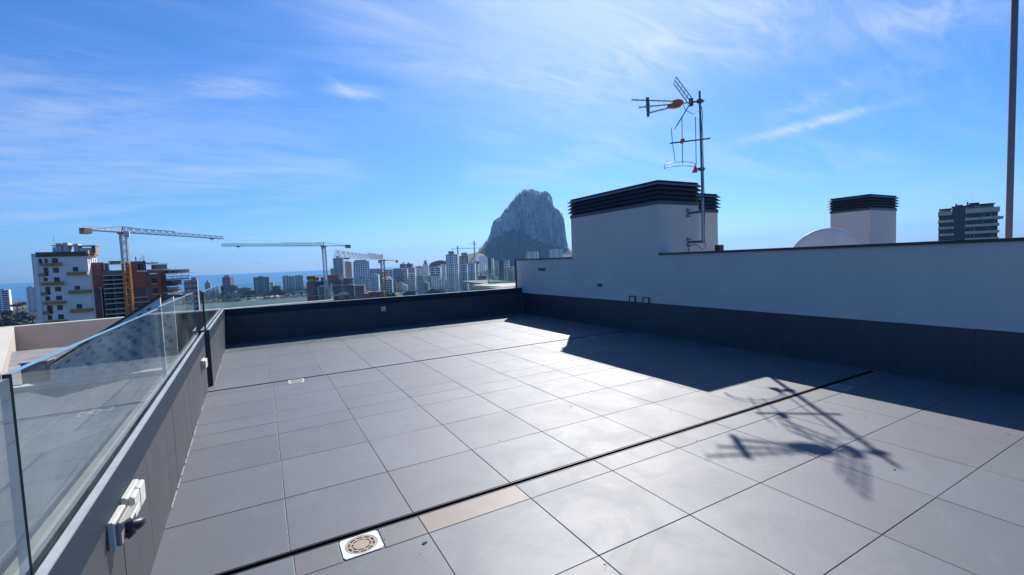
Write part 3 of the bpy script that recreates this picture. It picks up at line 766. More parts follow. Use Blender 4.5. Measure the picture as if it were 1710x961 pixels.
pp = at(1684.5, 397, 7.6); pl_ = thing('flag_pole', 'plain brown pole standing upright beyond the wall at the far right', 'pole', (pp.x, pp.y, .55))
b = B(); b.tube([(pp.x, pp.y, .565), (pp.x, pp.y, 7.5)], .029, 'pole', 14); b.build('shaft', pl_)
b = B(); b.tube([(pp.x, pp.y, .551), (pp.x, pp.y, .575)], .09, 'pole', 14); b.build('base_plate', pl_)
bx = at(1201, 415, 9.4); bb = B(); bb.cbox(bx.x-.06, bx.x+.06, bx.y-.06, bx.y+.06, .55, 1.49, .01, 'dark_metal')
tag(bb.build('roof_outlet'), 'short dark outlet peeping over the coping beside the half hidden shaft', 'vent pipe')

# ------------------------------------------------------------------ the neighbouring terrace
nfloor = floor_base('neighbour_floor', -4.2, -.70, -3.0, 7.60)
nx = [-4.2, -3.62, -3.015, -2.41, -1.806, -1.2, -.72]
for rows in (rows_near[1:], rows_mid, [6.134, 6.73, 7.33, 7.598]):
    for ya, yb in zip(rows[:-1], rows[1:]):
        for xa, xb in zip(nx[:-1], nx[1:]):
            if xa < -1.5 < xb and abs(ya-5.895) < .01:
                lay(nfloor, xa, -1.60, ya, yb); lay(nfloor, -1.42, xb, ya, yb); continue
            lay(nfloor, xa, xb, ya, yb)
floor_drain(-1.60, -1.42, 5.900, 6.088, 'floor drain on the neighbouring terrace, seen through the glass', False)
kb = B(); kb.cbox(-5.2, -.72, 7.605, 7.80, -.04, .062, .006, 'cream'); tag(kb.build('kerb'), 'long cream kerb across the neighbouring terrace, seen through the glass', 'kerb')
B().box(-9, 3, 7.82, 20, -1.6, -1.25, 'concrete').build('lower_floor').__setitem__('kind', 'structure')
def stair_wall(y0, y1, xl, zl, xr, zr, label):
    t = thing('stair_wall', label, 'stair wall', ((xl+xr)/2, (y0+y1)/2, -1.2), group='sloping stair walls on the neighbouring terrace')
    zb = -1.24
    B().prism([(xl, y0, zb), (xr, y0, zb), (xr, y0, zr-.03), (xl, y0, zl-.03)], (0, y1-y0, 0), 'concrete').build('wall_body', t)
    B().prism([(xl-.02, y0-.02, zl-.03), (xr+.01, y0-.02, zr-.03), (xr+.01, y0-.02, zr+.005), (xl-.02, y0-.02, zl+.005)], (0, y1-y0+.04, 0), 'dark_metal').build('coping', t)
    sl = (zr-zl)/(xr-xl); ang = math.atan(sl); rp = random.Random(int(y0*10)); row = 0
    ux, uz = math.cos(ang), math.sin(ang); L_ = math.hypot(xr-xl, zr-zl)
    n_ = int(L_/.135)
    for k in range(n_):                      # near-black plates paint the shade of slots below the coping
        s0 = .05+k*.135; c = Vector((xl+ux*s0, y0-.003, zl+uz*s0-.10))
        b = B(); w, h_ = .028, .011
        P = [c+Vector((ux*a-uz*0, 0, uz*a+d_)) for a, d_ in ((-w, -h_), (w, -h_), (w, h_), (-w, h_))]
        b.prism(P, (0, .012, 0), 'black_hole'); b.build('slot_shade', t)
    for r_ in range(1, 8):                   # mortar dabs in diagonal rows
        for k in range(n_+8):
            s0 = .02+k*.135+(r_ % 2)*.065; x = xl+ux*s0+rp.uniform(-.008, .008); z = zl+uz*s0-.10-r_*.098+rp.uniform(-.008, .008)
            if x < xl+.05 or x > xr-.05 or z < -.06 or z > zl+(x-xl)*sl-.12: continue
            b = B(); w = rp.uniform(.026, .040); pale = x < xl+.28 and rp.random() < .8
            P = []
            for q in range(8):
                a = q*math.pi/4+rp.uniform(-.1, .1); rr = w*(1.15 if q % 2 == 0 else .82)*rp.uniform(.9, 1.1); P.append((x+rr*math.cos(a), y0-.002, z+rr*.95*math.sin(a)))
            b.prism(P[::-1], (0, -.006, 0) if pale else (0, -.004, 0), 'mortar_pale' if pale else 'mortar'); b.build('mortar_dab', t)
    return t
stair_wall(8.0, 8.06, -2.455, .255, -1.28, 1.062, 'front sloping concrete stair wall dotted with mortar dabs')
stair_wall(8.95, 9.01, -2.60, .155, -1.262, 1.031, 'second sloping stair wall just behind the dotted one')
b = B(); b.cbox(-2.735, -2.49, 7.95, 8.2, -1.24, .29, .008, 'louvre'); b.cbox(-2.75, -2.475, 7.94, 8.21, .29, .306, .004, 'lip'); tag(b.build('metal_cabinet'), 'grey metal cabinet at the low end of the dotted stair wall', 'cabinet')
# its end parapet with a pale coping
t = thing('parapet_wall', 'grey parapet with a pale top edge at the end of the neighbouring terrace', 'parapet', (-1.9, 10, -1.2))
B().box(-1.80, -.72, YP+.01, YP+.13, -1.24, .64, 'clad').build('wall_body', t); B().box(-1.82, -.72, YP, YP+.14, .64, .662, 'lip').build('coping', t)
# beige walls of the roof beyond
bw = thing('boundary_wall', 'beige plastered wall with a sunlit cream top, beyond the neighbouring terrace', 'wall', (-4.5, 16, -1.25))
c0 = Vector((-5.482, 15.838, 0)); c1 = Vector((2.2, 17.2, 0)); c2 = Vector((-2.94, 8.02, 0))
def wall_strip(p, q, side, th, z0, z1, mt, name):
    d_ = (q-p).normalized(); n_ = Vector((-d_.y, d_.x, 0))*side*th
    b = B(); v = [p, q, q+n_, p+n_]
    vs = [(a.x, a.y, z0) for a in v] + [(a.x, a.y, z1) for a in v]
    if side < 0: vs = [vs[i] for i in (0, 3, 2, 1, 4, 7, 6, 5)]
    b.hexa(vs, mt); return b.build(name, bw)
wall_strip(c0, c1, 1, .25, -1.25, .18, 'plaster_cream', 'wall_body'); wall_strip(c0-Vector((.35, .06, 0)), c1, 1, .27, .18, .2, 'cream', 'coping')
e_ = (c2-c0).normalized()*.25
wall_strip(c0, c2, -1, .62, -1.25, .178, 'plaster_cream', 'wall_body'); wall_strip(c0+e_*.0, c2, -1, .64, .178, .198, 'cream', 'coping')
# neighbouring balcony beyond the far parapet
nb = thing('roof_balcony', 'pale roof slab with a glass screen beyond the far end of the wall', 'balcony', tuple(at(840, 470, 23)))
def nb_build():
    z = .32; Z0 = Vector((0, 0, z)); Zn = Vector((0, 0, 1)); g_ = lambda x, y: on_plane(x, y, Z0, Zn)
    P = [g_(788.4, 476.4), g_(868, 480.6), g_(872, 472.2), g_(815, 474.0)]
    P = [Vector((p.x, p.y, z-.10)) for p in P]
    B().prism(P, (0, 0, .10), 'cream').build('slab', nb)
    c = sum(P, Vector())/4
    B().prism([c+(p-c)*.992-Vector((0, 0, 1.2)) for p in P], (0, 0, 1.199), 'plaster_cream').build('slab_wall', nb)
    t0 = g_(815.5, 474.2); t1 = g_(872, 470.9); d_ = (t1-t0).normalized(); n_ = Vector((-d_.y, d_.x, 0))
    zt = at(815.5, 449.4, math.hypot(t0.x, t0.y)).z
    pane(nb, t0.xy, t1.xy, n_.xy, z+.02, zt, th=.02, ends=('lip', 'glass_edge'), gm='glass_green')
    b = B(); b.bar(t0-n_*.03+Vector((0, 0, .04)), t1-n_*.03+Vector((0, 0, .04)), .05, 'lip', .07); b.build('glass_shoe', nb)
    b = B(); b.bar(t0-n_*.02+Vector((0, 0, .02)), t0-n_*.02+Vector((0, 0, zt-z)), .04, 'lip'); b.build('post', nb)
    q = g_(800, 478); o_ = t0+n_*5
    B().prism([t0+n_*.3+Vector((0,0,-.08)), t1+n_*.3+Vector((0,0,-.08)), t1+n_*5+Vector((0,0,-.08)), o_+Vector((0,0,-.08))], (0, 0, .06), 'roof').build('terrace_slab', nb)
nb_build()
# ------------------------------------------------------------------ land, sea, lagoon, hills
GZ = -40.0
def azel(px, py):
    d = pxdir(px, py); return math.atan2(d.x, d.y)
def pol(px, D): a = azel(px, 450); return (math.sin(a)*D, math.cos(a)*D)
b = B()
shore = [(-2600, 1100), (-900, 1250), (-300, 1300), (20, 1320), (180, 1320), (340, 1290), (470, 1270), (560, 1290), (650, 1600), (760, 2100), (900, 2500), (1100, 2500), (1400, 2300), (1900, 2000), (3200, 1800)]
ring = [pol(px, D) for px, D in shore] + [(900, -500), (-900, -500)]
n = len(ring); c = (120, 300, GZ)
b.add([c] + [(x, y, GZ) for x, y in ring] + [(x*1.004, y*1.004, GZ-3) for x, y in ring],
      [(0, 1+(i+1) % n, 1+i) for i in range(n)] + [(1+i, 1+(i+1) % n, 1+n+(i+1) % n, 1+n+i) for i in range(n)], 'ground')
tag(b.build('ground'), kind='structure')
b = B(); k = 64; SR = 9300.0
b.add([(0, 0, GZ-.9)] + [(SR*math.sin(2*math.pi*i/k), SR*math.cos(2*math.pi*i/k), GZ-.9) for i in range(k)], [(0, 1+(i+1) % k, 1+i) for i in range(k)], 'sea')
tag(b.build('sea'), kind='structure')
b = B(); lg = [pol(px, D) for px, D in ((320, 690), (350, 715), (430, 712), (480, 735), (515, 728), (640, 700), (640, 480), (520, 470), (320, 500))]
b.add([(x, y, GZ+.05) for x, y in lg], [tuple(range(len(lg)-1, -1, -1))], 'lagoon'); tag(b.build('lagoon'), kind='structure')
def patch(name, pts, mt, z=.06):
    v = [(*pol(px, D), GZ+z) for px, D in pts]
    o = B().add(v, [tuple(range(len(v)-1, -1, -1))], mt).build(name); o['kind'] = 'structure'
patch('sandy_ground', ((394, 722), (436, 725), (437, 792), (394, 785)), 'sand_lot', .08)
patch('sandy_ground', ((449, 750), (482, 752), (481, 835), (449, 825)), 'sand_lot', .08)
patch('car_park', ((474, 770), (515, 770), (515, 900), (474, 900)), 'asphalt', .08)
patch('coast_road', ((330, 930), (520, 950), (520, 962), (330, 942)), 'asphalt', .08)

from mathutils import noise as mnoise
def fbm(x, y, z, o=5):
    return mnoise.fractal(Vector((x, y, z)), 1.0, 2.0, o)
def lerp_tab(tab, x):
    if x <= tab[0][0]: return tab[0][1]
    for (a, va), (c_, vc) in zip(tab[:-1], tab[1:]):
        if x <= c_: return va+(vc-va)*(x-a)/(c_-a)
    return tab[-1][1]
def headland():
    D = 1850.0
    sil = [(780,425),(795,422.5),(799,421),(801.8,413.6),(807,410),(815,400.5),(820,390.3),(821.8,381.5),(826.6,368.4),(838.2,361.2),(845.5,351),(860,335),(867.4,325.5),(877.6,317.8),(887.8,315.6),(896.5,317),(906.7,320.2),(917,321),(922.3,324.5),(925.6,331),(926.6,344),(929.5,346.5),(932.9,348.8),(940.9,356.8),(944.5,368.4),(945.6,381.5),(946.2,390.3),(948.2,404.8),(949.7,415),(955,418.5),(975,424),(1005,431)]
    tal = [(780,424),(800,421),(815,412),(824,398),(845,388),(862,381),(872,383),(882,393),(893,398),(905,405),(920,411),(940,417),(960,421),(1005,430)]
    nu = 260; sec = [(-330,0,0),(-300,.10,0),(-250,.28,0),(-190,.50,0),(-130,.74,0),(-80,.92,0),(-58,1.0,0),
                     (-52,.06,1),(-46,.14,1),(-42,.24,1),(-36,.34,1),(-33,.44,1),(-27,.54,1),(-23,.64,1),(-17,.74,1),(-11,.83,1),(-5,.91,1),(4,.965,1),(18,1.0,1),(60,1.0,1),(130,.92,1),(230,.60,1),(330,.25,1),(420,0,2)]
    vs = []; nv = len(sec)
    for i in range(nu):
        px = 778+(1007-778)*i/(nu-1)
        H = at(px, lerp_tab(sil, px), D+18).z; T = at(px, lerp_tab(tal, px), D-58).z
        T += fbm(px*.16, 2.2, 8.8)*16 + fbm(px*.8, 5, 1)*8; T = min(T, H-1.5); a = azel(px, 430); dr = Vector((math.sin(a), math.cos(a)))
        for j, (off, fr, kd) in enumerate(sec):
            z = GZ + fr*(T-GZ) if kd == 0 else (T + fr*(H-T) if kd == 1 else GZ-2)
            edge = min(1, (H-GZ)/60)
            w = fbm(px*.05, z*.012, 3.1)*42 + fbm(px*.17, z*.03, 9)*22 + fbm(px*.5, z*.06, 2)*8 if kd == 1 and off < 20 else fbm(px*.03, off*.01, 5)*14
            o = off*(.35+.65*edge) + w*edge
            zz = z + (fbm(px*.11, off*.02, 1.7)*9*edge if kd == 0 and 0 < fr < .95 else 0) + (fbm(px*.5, off*.1, 4)*2.2 if kd == 1 and fr > .9 and off < 40 else 0)
            p = dr*(D+o); vs.append((p.x, p.y, zz))
    b = B(); fr_, ft = [], []
    for i in range(nu-1):
        for j in range(nv-1):
            q = (i*nv+j, (i+1)*nv+j, (i+1)*nv+j+1, i*nv+j+1)
            (ft if j < 6 else fr_).append(q)
    b.add(vs, fr_, 'rock'); m_ = b.m('talus')
    for q in ft: b.f.append(q); b.mi.append(m_); b.smooth.append(False)
    tag(b.build('rocky_headland'), kind='structure')
headland()
def ridge(name, tab, D, depth, mt):
    nu = 80; sec = [(-depth, 0), (-depth*.55, .42), (-depth*.25, .78), (0, 1), (depth*.4, .8), (depth, 0)]; vs = []
    for i in range(nu):
        px = tab[0][0]+(tab[-1][0]-tab[0][0])*i/(nu-1); H = at(px, lerp_tab(tab, px), D).z; a = azel(px, 430)
        for off, f in sec:
            r_ = D+off; z = GZ+f*(H-GZ)+(fbm(px*.12, off*.02, 7)*4 if 0 < f else 0)*(.4 if f == 1 else 1); vs.append((math.sin(a)*r_, math.cos(a)*r_, z))
    nv = len(sec); B().add(vs, [(i*nv+j, (i+1)*nv+j, (i+1)*nv+j+1, i*nv+j+1) for i in range(nu-1) for j in range(nv-1)], mt).build(name)['kind'] = 'structure'
ridge('hill', [(700,456),(712,449),(720,444),(730,440),(742,437),(758,434),(770,430),(782,425.5),(796,422),(806,424),(820,436),(840,450)], 1450, 260, 'hill')
ridge('hill', [(960,470),(1000,455),(1100,448),(1250,452),(1400,460),(1560,470)], 1500, 300, 'hill')

# ------------------------------------------------------------------ buildings of the town
def frame_at(px0, px1, py, D, rz):
    p, q = at(px0, py, D), at(px1, py, D); c = (p+q)/2
    a = azel((px0+px1)/2, py); w = (q.xy-p.xy).length
    return c, w, -a+rz
def block(name, label, px0, px1, py, D, style='grid', wall='white_wall', glaz='win', depth=None, rz=0.0, nb=6, fl=3.0, huts=(), z0=GZ, group=None, pier=.34, band=.36, roof='grey_wall', cat='building', balc=None):
    """a town building: dark core, recessed openings between floor bands and piers, roof huts"""
    c, w, rot = frame_at(px0, px1, py, D, rz); h = c.z-z0; dp = depth or max(8.0, w*.7)
    w = w/(abs(math.cos(rz))+abs(math.sin(rz))*dp/w*.55) if rz else w
    t = thing(name, label, cat, (c.x, c.y, z0), rot, group)
    nf = max(2, round(h/fl)); f = h/nf; X = w/2
    core = B(); core.box(-X+.5, X-.5, .5, dp-.5, 0, h-.3, glaz if style != 'plain' else wall); core.build('glazing' if style != 'plain' else 'wall_core', t, world=False)
    fb = B()
    if style == 'plain':
        fb.box(-X, X, 0, dp, 0, h, wall)
        wb = B()
        for i in range(nf):
            for k in range(nb):
                x = -X+w*(k+.5)/nb; z = i*f+.9
                wb.box(x-.55, x+.55, -.06, .02, z, z+1.2, glaz)
        tag(wb.build('window', t, world=False), kind='stuff')
    else:
        bh = f*band
        for i in range(nf+1):
            z = i*f; fb.box(-X, X, 0, dp, max(0, z-bh*.35), min(h, z+bh*.65), wall)
        if style in ('grid', 'mixed'):
            for k in range(nb+1):
                x = -X+w*k/nb; pw_ = w/nb*pier/2*(2.1 if style == 'mixed' and k % 3 == 1 else 1)
                xa, xb = max(-X+.01, x-pw_), min(X-.01, x+pw_); fb.box(xa, xb, .03, dp-.03, 0, h-.02, wall)
        if style == 'bands':
            fb.box(-X+.01, -X+w*.07, .04, dp-.04, 0, h-.02, wall); fb.box(X-w*.07, X-.01, .04, dp-.04, 0, h-.02, wall); fb.box(-w*.05, w*.04, .06, dp-.06, 0, h-.02, wall)
        for yy in (.33, .66): fb.box(-X+.02, X-.02, dp*yy-.9, dp*yy+.9, 0, h-.03, wall)
    fb.build('wall', t, world=False)
    rb = B(); rb.box(-X-.12, X+.12, -.12, dp+.12, h, h+.35, wall); rb.box(-X+.4, X-.4, .4, dp-.4, h+.35, h+.4, roof); rb.build('roof', t, world=False)
    for (u0, u1, hh) in huts:
        B().box(-X+w*u0, -X+w*u1, dp*.25, dp*.7, h+.36, h+.36+hh, roof if len(huts) < 3 else wall).build('roof_hut', t, world=False)
    if balc:
        bb = B(); rr = random.Random(px0)
        for i in range(1, nf):
            for (u0, u1) in balc:
                if rr.random() < .85: bb.box(-X+w*u0, -X+w*u1, -1.3, -.01, i*f-.12, i*f+.85, wall)
        tag(bb.build('balcony', t, world=False), kind='stuff')
    return t
GT = 'distant buildings of the town'
for a in (
 ('apartment_tower', 'plain grey stepped tower left of the white grid tower', 555, 573, 431.6, 900, 'plain', 'grey_wall', 'win', 18, .2, 2, 3.0, ((.25, .75, 4),)),
 ('apartment_building', 'lower grey step building at the foot of the plain grey tower', 551, 556, 449, 880, 'plain', 'grey_wall', 'win', 14, .2, 1, 3.0, ()),
 ('apartment_tower', 'beige tower squeezed between the grey tower and the white grid tower', 572.6, 587, 438.8, 950, 'plain', 'beige_wall', 'win', 20, .1, 3, 3.0, ((.2, .8, 2),)),
 ('apartment_tower', 'white tower with a regular grid of windows and a blue centre strip', 589.5, 616.3, 437, 800, 'grid', 'white_wall', 'win_blue', 16, 0.0, 7, 3.1, ((.1, .85, 2.4),)),
 ('apartment_building', 'grey low block behind the crane mast, right of the white grid tower', 616.5, 637, 449.6, 1000, 'plain', 'grey_wall', 'win', 20, .1, 5, 3.0, ()),
 ('apartment_building', 'white block with blue window strips right of the white grid tower', 619, 632, 459.5, 700, 'grid', 'white_wall', 'win_blue', 14, .15, 4, 3.0, ((.3, .6, 1.5),)),
 ('apartment_building', 'grey block between the orange crane mast and the teal tower', 641, 656, 451, 850, 'bands', 'pale_wall', 'win', 18, .1, 4, 3.0, ()),
 ('apartment_building', 'low white building with balconies at the foot of the grey block', 644, 655, 467.5, 650, 'bands', 'white_wall', 'win', 12, .1, 3, 3.0, ((.4, .7, 1.2),)),
 ('apartment_tower', 'teal blue tower right of the orange crane mast', 655.2, 671, 449.2, 750, 'grid', 'teal_wall', 'win', 16, .12, 5, 3.0, ()),
 ('apartment_tower', 'white balconied tower adjoining the teal blue tower', 671.3, 680, 449, 752, 'bands', 'pale_wall', 'win', 14, .12, 3, 3.0, ()),
 ('apartment_building', 'brown roofed block peeping over the teal blue tower', 666.5, 677, 441.5, 1100, 'plain', 'brown_roof', 'win', 18, .3, 3, 3.0, ((.4, .6, 4),)),
 ('apartment_building', 'brown roofed block just right of its twin over the teal tower', 677.5, 688, 441, 1120, 'plain', 'brown_roof', 'win', 18, -.2, 3, 3.0, ((.2, .5, 3),)),
 ('apartment_building', 'wide grey white block right of the teal tower', 680.5, 693, 447.5, 830, 'bands', 'pale_wall', 'win', 18, .1, 5, 3.0, ()),
 ('apartment_building', 'white low wide block in front of the grey white block', 681, 693, 457.5, 690, 'mixed', 'white_wall', 'win', 14, .05, 5, 3.0, ()),
 ('apartment_building', 'long low white block level with the middle of the town', 693, 706, 448, 900, 'mixed', 'white_wall', 'win', 16, 0, 6, 3.0, ()),
 ('apartment_building', 'white block with a pale sloping side wall in the middle of the town', 694, 708, 461.5, 600, 'plain', 'pale_wall', 'win', 16, .45, 4, 3.0, ((.1, .5, 1.2),)),
 ('apartment_tower', 'grey tower with a stepped top in the middle of the town', 705.3, 715, 442, 950, 'plain', 'pale_wall', 'win', 16, .1, 3, 3.0, ((.2, .75, 6), (.35, .6, 9))),
 ('apartment_building', 'small cream block in front of the stepped grey tower', 708.5, 715.5, 473, 600, 'plain', 'cream_wall', 'win', 10, .2, 2, 3.0, ()),
 ('apartment_building', 'white block with dark balcony bands left of the blue white slab', 717, 736, 447, 700, 'bands', 'white_wall', 'win', 16, .1, 4, 3.2, ((.3, .7, 1.6),)),
 ('apartment_building', 'blue white slab just left of the tall white tower', 736.3, 744, 442.5, 760, 'plain', 'pale_wall', 'win', 20, .2, 3, 3.0, ()),
 ('apartment_tower', 'tall white tower with scattered balconies and a grey roof hut', 743.5, 764.5, 425.4, 600, 'mixed', 'white_wall', 'win', 18, .12, 6, 3.0, ((.2, .65, 4.2),)),
 ('apartment_tower', 'tall grey tower just right of the tall white tower', 764.8, 782, 428, 640, 'mixed', 'grey_wall', 'win', 18, .05, 6, 3.0, ((.3, .9, 4.6),)),
 ('apartment_building', 'white block with balconies in front of the tall grey tower', 766, 780, 442, 570, 'mixed', 'white_wall', 'win', 12, .08, 5, 3.0, ()),
 ('apartment_tower', 'white tower with dark window columns right of the grey tower', 780, 793, 440, 560, 'mixed', 'white_wall', 'win', 16, .1, 5, 3.0, ()),
 ('apartment_building', 'narrow pale block right of the white tower with dark columns', 793, 798.5, 443, 610, 'bands', 'pale_wall', 'win', 12, .1, 2, 3.0, ()),
 ('apartment_building', 'low grey block left of the pale roof slab', 798.5, 813, 461, 520, 'plain', 'grey_wall', 'win', 12, .1, 4, 3.0, ((.2, .5, 1.5),)),
 ('house', 'white villa on the slope left of the rock', 793, 800, 427, 1250, 'plain', 'white_wall', 'win', 10, .2, 2, 3.0, ()),
 ('house', 'long white villa highest on the slope below the rock', 799, 813, 428.5, 1230, 'plain', 'white_wall', 'win', 10, 0, 5, 3.0, ()),
 ('house', 'grey roofed villa beneath the long white villa', 790, 800, 437, 1000, 'plain', 'brown_roof', 'win', 12, .1, 3, 3.0, ()),
 ('house', 'white villa lowest on the slope left of the glass screen', 797, 811, 441.5, 950, 'plain', 'white_wall', 'win', 12, -.1, 4, 3.0, ()),
 ('apartment_tower', 'dark fronted tower seen over the left end of the glass screen', 813.6, 819.5, 432, 800, 'plain', 'dark_wall', 'win', 12, .1, 2, 3.0, ()),
 ('apartment_building', 'white tower adjoining the dark fronted tower', 819.7, 824, 432, 802, 'plain', 'white_wall', 'win', 12, .1, 1, 3.0, ()),
 ('apartment_building', 'bluish low block between the two dark and white towers', 824.3, 831.5, 436, 900, 'plain', 'grey_wall', 'win', 12, .1, 2, 3.0, ()),
 ('apartment_building', 'dark slab below the rock beside the long wall', 832, 841, 435.3, 700, 'plain', 'dark_wall', 'dark_wall', 12, .0, 2, 3.0, ()),
 ('apartment_building', 'white balconied block adjoining the dark slab below the rock', 841.2, 849.5, 435.5, 698, 'bands', 'white_wall', 'win', 10, .1, 3, 3.0, ()),
 ('apartment_building', 'long white low block behind the glass screen', 846, 868, 446.5, 650, 'bands', 'white_wall', 'win', 10, .0, 5, 3.0, ()),
 ('apartment_tower', 'white and grey tower peeping over the wall coping below the rock', 878, 897.5, 420.8, 900, 'mixed', 'pale_wall', 'win', 14, .2, 5, 3.0, ()),
 ('apartment_tower', 'white striped tower peeping over the wall beside the large shaft', 917, 939, 416.6, 850, 'mixed', 'white_wall', 'win_blue', 14, .1, 7, 3.0, ()),
 ('apartment_building', 'low white building between the striped tower and the large shaft', 939.5, 957, 425.2, 900, 'plain', 'white_wall', 'win', 12, .1, 5, 3.0, ((.1, .4, 2.5),)),
 ('apartment_building', 'dark stepped block rising from the pines by the shore', 369, 385.5, 463.5, 1080, 'bands', 'brown_roof', 'win', 20, .35, 3, 3.0, ((.15, .8, 4),)),
 ('apartment_building', 'grey shore block with a raised centre', 422.5, 449.5, 463.2, 950, 'mixed', 'grey_wall', 'win', 14, .05, 6, 3.0, ((.32, .62, 1.8),)),
 ('apartment_building', 'cream shore block behind the grey one with a raised centre', 450, 456.5, 472, 1050, 'plain', 'cream_wall', 'win', 10, .1, 1, 3.0, ()),
 ('apartment_building', 'wide pale brown shore block with balconies', 471.5, 506, 461.5, 950, 'mixed', 'pale_wall', 'win', 14, .0, 7, 3.0, ((.05, .25, 1.6), (.6, .95, 1))),
 ('apartment_tower', 'distant church like tower on the shore left of the pines', 341.5, 351.5, 473.5, 1100, 'plain', 'beige_wall', 'win', 12, .1, 2, 3.0, ((.2, .8, 2.5), (.35, .6, 6))),
 ('apartment_building', 'blue grey block between the scaffolding and the sea', 306, 329.5, 469, 330, 'plain', 'grey_wall', 'win', 9, .08, 4, 3.0, ((.55, .95, 1.6),)),
 ('apartment_building', 'white balconied block at the far left edge of the photo', -14, 15.5, 485.5, 900, 'bands', 'white_wall', 'win', 14, .15, 5, 3.0, ((.3, .7, 1.4),)),
 ('apartment_building', 'white house block half hidden behind the building with ochre balconies', 42.5, 60, 480.5, 850, 'plain', 'pale_wall', 'win', 12, -.1, 2, 3.0, ((.2, .6, 1.0),)),
):
    rz_ = -a[10] if a[10] > 0 else a[10]
    block(a[0], a[1], *a[2:6], a[6], a[7], a[8], a[9], rz_, a[11], a[12], a[13], group=GT)
for px0, px1, py, D, lb in ((4, 14, 521, 420, 'low white garden wall at the far left, left of its neighbour'), (22, 33, 523, 400, 'low white garden wall among the trees at the left'), (41, 58, 521, 380, 'low white garden wall right beside the building with ochre balconies')):
    d_ = pxdir((px0+px1)/2, py); D = (EYE-GZ-3.2)/(-d_.z)*math.hypot(d_.x, d_.y)
    c, w, rot = frame_at(px0, px1, py, D, 0)
    o = B(); o.box(-w/2, w/2, 0, .6, GZ, c.z, 'cream_wall'); tag(o.build('garden_wall', loc=(c.x, c.y, 0), rz=rot, world=False), lb, 'wall')

rm = random.Random(77); tb = B()
for px0, px1, d0, d1, n_, hmax in ((598, 700, 700, 1500, 95, 22), (690, 800, 620, 1350, 90, 22), (780, 860, 700, 1400, 55, 24), (860, 960, 850, 1500, 40, 26), (515, 600, 900, 1250, 16, 14)):
    for _ in range(n_):
        x, y = pol(rm.uniform(px0, px1), rm.uniform(d0, d1)); w = rm.uniform(7, 16); d_ = rm.uniform(7, 13); h = rm.choice((7, 7, 10, 10, 13, 16, 19, 22)); h = min(h, hmax)
        a = math.atan2(x, y)*-1+rm.uniform(-.5, .3); ca, sa = math.cos(a), math.sin(a); wm = rm.choice(('white_wall', 'white_wall', 'pale_wall', 'cream_wall', 'pale_wall', 'beige_wall', 'brown_roof'))
        def rb(x0, x1, y0, y1, z0, z1, mt):
            n0 = len(tb.v); tb.box(x0, x1, y0, y1, z0, z1, mt)
            for q in range(n0, len(tb.v)): u, v_, z = tb.v[q]; tb.v[q] = (x+u*ca-v_*sa, y+u*sa+v_*ca, GZ+z)
        rb(-w/2+.4, w/2-.4, .4, d_-.4, 0, h-.2, 'win')
        for k in range(int(h/3)+1): rb(-w/2, w/2, 0, d_, max(0, k*3-.5), min(h, k*3+rm.uniform(.9, 1.5)), wm)
        nb_ = rm.randint(2, 4)
        for k in range(nb_+1): u = -w/2+w*k/nb_; rb(max(-w/2+.02, u-.9), min(w/2-.02, u+.9), .03, d_-.03, 0, h-.02, wm)
        rb(-w*.2, w*.25, d_*.3, d_*.7, h, h+rm.uniform(1.2, 2.6), rm.choice((wm, 'brown_roof', 'grey_wall')))
tag(tb.build('distant_town'), kind='stuff')

# --- helper for buildings drawn on an upright front plane
class Front:
    def __init__(s, px, py, D, rz=0.0):
        s.o = at(px, py, D); s.o.z = 0; a = azel(px, py); s.rot = -a+rz
        s.x = Vector((math.cos(s.rot), math.sin(s.rot), 0)); s.n = Vector((-s.x.y, s.x.x, 0))
    def p(s, px, py, off=0.0):
        q = on_plane(px, py, s.o+s.n*off, s.n)-s.o; return q.dot(s.x), q.z
    def rect(s, b, x0, x1, y0, y1, mt, yo, yi):
        """pixel rectangle as a box from yo (towards us) to yi (away)"""
        xa = s.p(x0, (y0+y1)/2)[0]; xb = s.p(x1, (y0+y1)/2)[0]; zt = s.p((x0+x1)/2, y0)[1]; zb = s.p((x0+x1)/2, y1)[1]
        b.box(xa, xb, yo, yi, zb, zt, mt); return xa, xb, zb, zt

# white building with ochre balconies
F = Front(100, 480, 205, R(-17)); S5 = 6.007
q5 = lambda x, y: (40+x/S5, 380+y/S5)
wbld = thing('apartment_building', 'tall white apartment building with ochre balconies at the left', 'building', (F.o.x, F.o.y, GZ), F.rot)
def r5(name, rects, mt, yo, yi, parent=None):
    for x0, x1, y0, y1 in rects:
        b = B(); a = q5(x0, y0); c = q5(x1, y1); F.rect(b, a[0], c[0], a[1], c[1], mt, yo, yi)
        b.v = [(x, y, z-GZ) for x, y, z in b.v]; o = b.build(name, parent or wbld, world=False)
    return o
XA = F.p(*q5(130, 270))[0]; XB = F.p(*q5(632, 270))[0]; ZT = F.p(*q5(400, 252))[1]-GZ; ZB = F.p(*q5(400, 292))[1]-GZ
wins = [(290,352,405,455),(302,360,500,550),(311,373,596,642),(322,383,686,730),(332,391,781,830),(342,402,873,922),(490,545,398,443),(508,563,585,626),(526,584,768,815),(148,184,315,364),(206,240,313,357),(281,343,309,358)]
logg = [(197,247,404,487),(195,240,505,540),(214,266,597,678),(214,262,692,738),(232,290,783,868),(236,284,880,930)]
rect_l = []
for (x0, x1, y0, y1) in wins+logg:
    a = q5(x0, y0); c = q5(x1, y1); rect_l.append((F.p(a[0], (a[1]+c[1])/2)[0], F.p(c[0], (a[1]+c[1])/2)[0], F.p((a[0]+c[0])/2, c[1])[1]-GZ, F.p((a[0]+c[0])/2, a[1])[1]-GZ))
